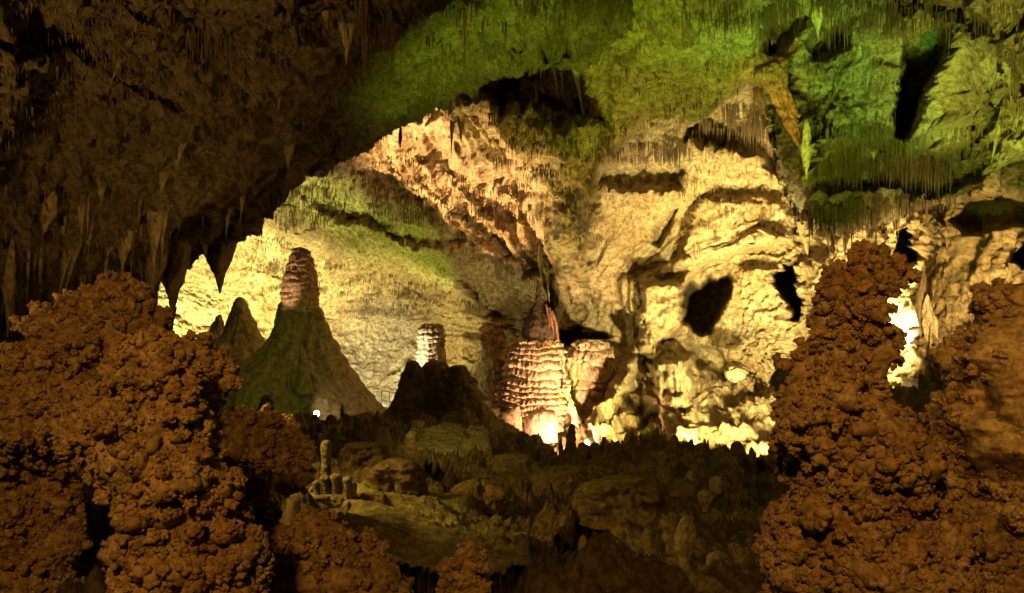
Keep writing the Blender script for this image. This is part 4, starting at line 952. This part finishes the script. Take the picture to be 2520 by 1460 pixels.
for x, y0, y1, w0, lab in ((892, 1092, 1150, 96, 'rounded dark boulder on the slope right of the slender shelf post'), (968, 1128, 1200, 120, 'broad crusted boulder below the cracked boulders, its top worn flat'), (1262, 1118, 1180, 130, 'dark rounded boulder right of the olive split boulder'),
                              (1392, 1150, 1220, 120, 'low crusted boulder below the tall blunt stalagmite'), (1530, 1180, 1262, 150, 'wide dark boulder in the middle of the right slope'), (1650, 1222, 1290, 90, 'knobby boulder left of the tall dripstone post'), (1180, 1176, 1236, 110, 'brown boulder wedged between cracked boulders and tilted slab')):
    h = w0 / 2; L = y1 - y0
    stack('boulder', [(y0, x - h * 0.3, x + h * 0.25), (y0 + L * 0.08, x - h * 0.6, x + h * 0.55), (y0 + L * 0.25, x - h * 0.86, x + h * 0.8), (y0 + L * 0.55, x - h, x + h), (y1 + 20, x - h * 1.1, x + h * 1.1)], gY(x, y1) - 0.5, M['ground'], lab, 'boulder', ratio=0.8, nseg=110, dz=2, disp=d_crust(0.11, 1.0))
bY = 15.5
boulder('boulder', [(1016, 1126, 0.3), (1024, 1108, 0.6), (1086, 1102, 0.8), (1120, 1106, 0.6), (1145, 1140, 0.2), (1172, 1182, -0.2), (1130, 1178, -0.4), (1060, 1152, -0.2), (1030, 1146, 0)], bY, 1.6, 'pale angular boulder with a flat cracked face in the middle ground')
boulder('boulder', [(1132, 1104, 0.6), (1170, 1092, 0.8), (1196, 1102, 0.7), (1206, 1130, 0.4), (1188, 1172, 0), (1180, 1180, -0.1), (1152, 1146, 0.2)], bY + 0.1, 1.6, 'olive boulder split off to the right of the pale angular one')
boulder('boulder', [(1048, 1096, 0.9), (1080, 1076, 1.2), (1116, 1080, 1.2), (1128, 1092, 1.0), (1096, 1098, 0.8)], bY + 0.6, 1.2, 'flat greenish boulder lying on top of the pale angular one')
boulder('boulder', [(988, 1090, 0.6), (1006, 1076, 0.9), (1030, 1080, 0.9), (1026, 1110, 0.5), (1012, 1150, 0.1), (992, 1140, 0.2)], bY + 0.5, 1.4, 'brown upright block left of the pale angular boulder')
boulder('boulder', [(1793, 912, 0), (1812, 898, 0.3), (1848, 908, 0.4), (1842, 930, 0.2), (1818, 944, -0.2), (1798, 946, -0.2)], 28.6, 1.2, 'grey block leaning in the bright alcove', mat='slab')
boulder('boulder', [(1945, 975, 0), (1958, 930, 0.3), (1985, 905, 0.5), (2020, 930, 0.3), (2030, 1010, 0), (1970, 1020, -0.2)], 16.5, 1.5, 'dark rounded rock behind the flank of the popcorn tower', mat='dusk')

# ---- lamp in view and the handrail of the far trail
lp = pt(779, 1018, 25.4)
lamp = empty('flood_light', lp); tag(lamp, 'small bright flood light shining at the foot of the giant stalagmite', 'lamp')
import bmesh
bm = bmesh.new()
bmesh.ops.create_cone(bm, cap_ends=True, segments=20, radius1=0.10, radius2=0.075, depth=0.16)
hv = np.array([v.co[:] for v in bm.verts]); hf = [[v.index for v in f.verts] for f in bm.faces]; bm.free()
def emit(name, col, s):
    m = bpy.data.materials.new(name); m.use_nodes = True
    n = m.node_tree.nodes; n.clear()
    e = n.new('ShaderNodeEmission'); e.inputs[0].default_value = (*col, 1); e.inputs[1].default_value = s
    o = n.new('ShaderNodeOutputMaterial'); m.node_tree.links.new(e.outputs[0], o.inputs[0]); return m
dark = bpy.data.materials.new('lamp_housing_metal'); dark.use_nodes = True
db = dark.node_tree.nodes['Principled BSDF']; db.inputs['Base Color'].default_value = (0.05, 0.05, 0.05, 1); db.inputs['Metallic'].default_value = 0.8; db.inputs['Roughness'].default_value = 0.5
def quick(name, verts, faces, mat, parent, smooth_=False):
    me = bpy.data.meshes.new(name); me.from_pydata([tuple(v) for v in verts], [], faces); me.materials.append(mat)
    o = bpy.data.objects.new(name, me); C.objects.link(o); o.parent = parent; return o
hv2 = np.stack([hv[:, 0], hv[:, 2], hv[:, 1]], 1)
quick('housing', hv2 + np.array((0, 0.10, 0)), hf, dark, lamp)
a = np.linspace(0, 2 * np.pi, 20, endpoint=False)
quick('lens', [(0, -0.035, 0)] + [(0.085 * math.cos(t), 0.005, 0.085 * math.sin(t)) for t in a], [(0, i + 1, (i + 1) % 20 + 1) for i in range(20)], emit('lamp_lens_glow', (1.0, 0.86, 0.6), 30), lamp)
def tube(p, q, r, n=8):
    p, q = np.array(p, float), np.array(q, float); d = q - p; d /= np.linalg.norm(d)
    u = np.cross(d, (0.3, 0.2, 0.9)); u /= np.linalg.norm(u); v = np.cross(d, u)
    t = np.linspace(0, 2 * np.pi, n, endpoint=False)
    ring = np.cos(t)[:, None] * u + np.sin(t)[:, None] * v
    V = np.concatenate([p + ring * r, q + ring * r]); F = [(i, (i + 1) % n, n + (i + 1) % n, n + i) for i in range(n)]
    return V, F
st_ = tube((0, 0.1, -0.08), (0, 0.12, -0.75), 0.02); quick('stake', st_[0], st_[1], dark, lamp)
steel = bpy.data.materials.new('handrail_steel'); steel.use_nodes = True
sb = steel.node_tree.nodes['Principled BSDF']; sb.inputs['Base Color'].default_value = (0.55, 0.53, 0.48, 1); sb.inputs['Metallic'].default_value = 0.6; sb.inputs['Roughness'].default_value = 0.4
rp = pt(958, 1005, 38)
rail = empty('handrail', rp); tag(rail, 'thin steel handrail of the far trail, between the giant stalagmite and dark humps', 'handrail')
def rel(x, y, Y): return pt(x, y, Y) - rp
pst = [(918, 996, 38.6), (938, 998, 38.2), (958, 1000, 38), (978, 1004, 37.8), (998, 1006, 37.6)]
for x, y, Y in pst:
    Vt, Ft = tube(rel(x, y + 22, Y), rel(x, y - 36, Y), 0.028); quick('post', Vt, Ft, steel, rail)
for off in (-36, -12):
    VV, FF = [], []
    for (x0, y0, Y0), (x1, y1, Y1) in zip(pst[:-1], pst[1:]):
        Vt, Ft = tube(rel(x0, y0 + off, Y0), rel(x1, y1 + off, Y1), 0.03); b0 = sum(len(v) for v in VV); VV.append(Vt); FF += [tuple(i + b0 for i in f) for f in Ft]
    quick('rail', np.concatenate(VV), FF, steel, rail)

# ------------------------------------------------------------------ lamps of the cave and added fill lights
def light(name, pos, aim, rgb, watts, angle=60, blend=0.8, radius=0.15):
    p = np.asarray(pos, float)
    if aim is None:
        l = bpy.data.lights.new(name, 'POINT')
    else:
        l = bpy.data.lights.new(name, 'SPOT'); l.spot_size = math.radians(angle); l.spot_blend = blend
    l.shadow_soft_size = radius; l.energy = watts
    l.color = rgb
    o = bpy.data.objects.new(name, l); C.objects.link(o); o.location = p
    if aim is not None:
        from mathutils import Vector
        d = Vector(np.asarray(aim, float) - p); o.rotation_euler = d.to_track_quat('-Z', 'Y').to_euler()
    return o

def wp(px, py, off):
    """A point OFF metres in front of the far wall."""
    return pt(px, py, float(wall.at(px, py)) - off)

LIGHTS = [  # name, position, aim, colour, watts, cone, blend, radius
    ('lamp_back_glow', pt(440, 960, 38), pt(540, 740, 45), (0.95, 1, 0.42), 13466.0, 85, 0.9, 0.2),
    ('lamp_back_left', pt(385, 905, 38), None, (1, 0.95, 0.4), 2672.0, 0, 0, 0.2),
    ('lamp_back_middle', pt(680, 960, 39), pt(720, 740, 45), (1, 0.86, 0.34), 5022.0, 85, 0.9, 0.2),
    ('lamp_back_right', pt(860, 1040, 38), pt(1000, 820, 45), (1, 0.86, 0.34), 5522.9, 85, 0.9, 0.2),
    ('lamp_green_vault', pt(700, 960, 36), pt(790, 470, 40), (0.8, 1, 0.22), 5856.7, 40, 1.0, 0.2),
    ('lamp_green_ledge', pt(1000, 1000, 36.5), pt(1000, 630, 42), (0.55, 1, 0.05), 2533.7, 48, 1.0, 0.2),
    ('lamp_pink_band', pt(700, 1000, 38), pt(1130, 430, 34), (1, 0.62, 0.28), 48095.1, 48, 0.7, 0.2),
    ('lamp_pink_top', pt(700, 1000, 37), pt(1000, 345, 32), (1, 0.66, 0.32), 13925.1, 22, 0.7, 0.2),
    ('lamp_blue', pt(980, 990, 40), pt(930, 915, 45), (0.4, 0.75, 1), 1895.7, 60, 0.8, 0.1),
    ('lamp_post', pt(900, 1010, 26.4), pt(1050, 850, 28), (1, 0.95, 0.6), 1885.9, 36, 0.8, 0.05),
    ('lamp_cap', pt(540, 1000, 25.8), pt(712, 700, 28.6), (1, 0.64, 0.34), 1452.2, 16, 0.8, 0.05),
    ('lamp_column_left', pt(1222, 1105, 27.8), pt(1290, 900, 31), (1, 0.64, 0.36), 200.3, 110, 0.8, 0.08),
    ('lamp_column_right', pt(1425, 1130, 27.6), pt(1460, 900, 33), (1, 0.62, 0.34), 3170.6, 130, 0.8, 0.08),
    ('lamp_yellow_ribbon', pt(1428, 1062, 29.0), pt(1405, 990, 30.4), (0.85, 1, 0.04), 476.4, 40, 0.8, 0.05),
    ('lamp_buttress', wp(1500, 1110, 2.2), pt(1500, 780, 33), (1, 0.8, 0.27), 2086.2, 64, 0.9, 0.25),
    ('lamp_buttress_right', wp(1705, 1118, 2.0), pt(1800, 540, 33), (1, 0.8, 0.27), 14297.4, 44, 0.9, 0.25),
    ('lamp_olive', pt(1212, 1000, 29.3), pt(1330, 330, 28), (1, 0.8, 0.14), 2209.4, 60, 0.9, 0.25),
    ('lamp_alcove', wp(1885, 1155, 2.7), pt(1850, 825, 31.5), (1, 0.86, 0.36), 15700.5, 100, 0.95, 0.15),
    ('lamp_pillar', wp(1750, 1150, 2.2), pt(1665, 1000, 30), (1, 0.8, 0.28), 2962.0, 100, 0.9, 0.1),
    ('lamp_right_wall', wp(2120, 1010, 0.8), pt(2080, 640, 27.5), (1, 0.78, 0.34), 6869.4, 100, 0.9, 0.2),
    ('lamp_far_right', pt(2420, 1000, 16), pt(2400, 740, 21), (1,0.68,0.24), 5930.1, 60, 0.9, 0.2),
    ('lamp_white', wp(2290, 1030, 1.8), wp(2272, 985, 0), (0.45, 0.72, 1), 510.3, 34, 0.8, 0.1),
    ('lamp_pale_blue', wp(2180, 890, 1.6), wp(2215, 815, 0), (0.45,0.8,1), 2000.0, 40, 0.8, 0.1),
    ('lamp_green_right', pt(2150, 1000, 14), pt(2130, 280, 20), (0.5,1,0.05), 1350.5, 60, 0.9, 0.25),
    ('lamp_green_low', pt(2110, 900, 14.5), pt(2200, 430, 20), (0.7, 1, 0.08), 679.4, 60, 0.9, 0.25),
    ('lamp_top_right', pt(2450, 1000, 10), pt(2400, 100, 15), (0.85, 1, 0.14), 2862.6, 70, 0.9, 0.25),
    ('lamp_teal', pt(2080, 1000, 15), pt(2190, 240, 20), (0.05, 1, 0.14), 3245.8, 24, 1.0, 0.2),
    ('lamp_teal_top', pt(2000, 1050, 15), pt(1905, 60, 20), (0.1, 1, 0.12), 2125.2, 40, 1.0, 0.2),
    ('lamp_pale_panel', pt(2350, 1050, 11), pt(2390, 220, 18), (0.74, 1, 0.14), 5846.4, 26, 0.8, 0.2),
    ('lamp_green_centre', pt(1640, 1100, 17), pt(1740, 140, 23), (0.68, 1, 0.06), 2998.1, 60, 0.9, 0.25),
    ('lamp_green_left', pt(1450, 1120, 14), pt(1330, 110, 17), (0.55, 1, 0.04), 3824.4, 62, 0.95, 0.25),
    ('lamp_olive_centre', pt(1560, 1110, 19), pt(1600, 320, 27), (0.85,1,0.1), 941.1, 60, 0.9, 0.25),
    ('lamp_rib', pt(1940, 1000, 15), pt(1890, 200, 23), (1, 0.4, 0.12), 3049.7, 13, 0.9, 0.2),
    ('lamp_skirt_green', pt(560, 900, 17), pt(690, 900, 29), (0.9, 1, 0.12), 520.5, 36, 1.0, 0.2),
    ('lamp_skirt_warm', pt(980, 1060, 22), pt(830, 900, 29), (1, 0.65, 0.2), 51.9, 60, 0.9, 0.2),
    ('lamp_skirt_foot', pt(790, 1012, 26.0), pt(812, 1006, 27.3), (1, 0.72, 0.4), 63.0, 56, 0.8, 0.05),
    ('lamp_path_left', (-1.3, -0.2, 2.1), pt(300, 930, 5.0), (1, 0.53, 0.1), 524.5, 62, 0.9, 0.15),
    ('lamp_path_right', (0.2, 0.3, 2.0), pt(2150, 1020, 5), (1, 0.53, 0.1), 456.6, 60, 0.9, 0.15),
    ('lamp_far_right_rock', (2.9, 3.4, 1.5), pt(2440, 950, 6.2), (1, 0.62, 0.13), 181.3, 60, 0.9, 0.15),
    ('lamp_path_up', (-6.0, 3.0, -1.0), pt(150, 200, 9), (1, 0.62, 0.16), 1388.4, 70, 0.95, 0.3),
    ('fill_near_ceiling', pt(700, 1060, 14), pt(450, 350, 13), (1, 0.62, 0.13), 188.9, 90, 0.95, 0.3),  # unseen fill added for the glow bounced onto the near ceiling
    ('fill_slope', pt(400, 740, 9), pt(1250, 1290, 11), (1, 0.68, 0.13), 588.2, 90, 0.95, 0.3),  # unseen fill added in mid-air for light bounced onto the slope
    ('fill_ridge', pt(1000, 900, 13), pt(1120, 1120, 16), (1, 0.8, 0.17), 164.7, 60, 0.95, 0.3),  # unseen fill added to brighten the boulders from the left
]
for (nm, p, a, rgb, w, ang, bl, rad) in LIGHTS:
    light(nm, p, a, rgb, w, ang or 60, bl, rad)

# ------------------------------------------------------------------ camera, world, render settings
cd = bpy.data.cameras.new('camera'); cam = bpy.data.objects.new('camera', cd); C.objects.link(cam)
cam.location = (0, 0, 0); cam.rotation_euler = (math.pi / 2, 0, 0)
cd.sensor_width = 36; cd.lens = 30; cd.clip_start = 0.05; cd.clip_end = 300
SC.camera = cam
w = bpy.data.worlds.new('World'); SC.world = w; w.use_nodes = True
w.node_tree.nodes['Background'].inputs[0].default_value = (1.0, 0.7, 0.4, 1); w.node_tree.nodes['Background'].inputs[1].default_value = 0.006
SC.view_settings.view_transform = 'Standard'; SC.view_settings.look = 'None'; SC.view_settings.exposure = 0; SC.view_settings.gamma = 1
SC.cycles.use_denoising = True
SC.cycles.max_bounces = 5; SC.cycles.diffuse_bounces = 3
SC.cycles.sample_clamp_indirect = 6
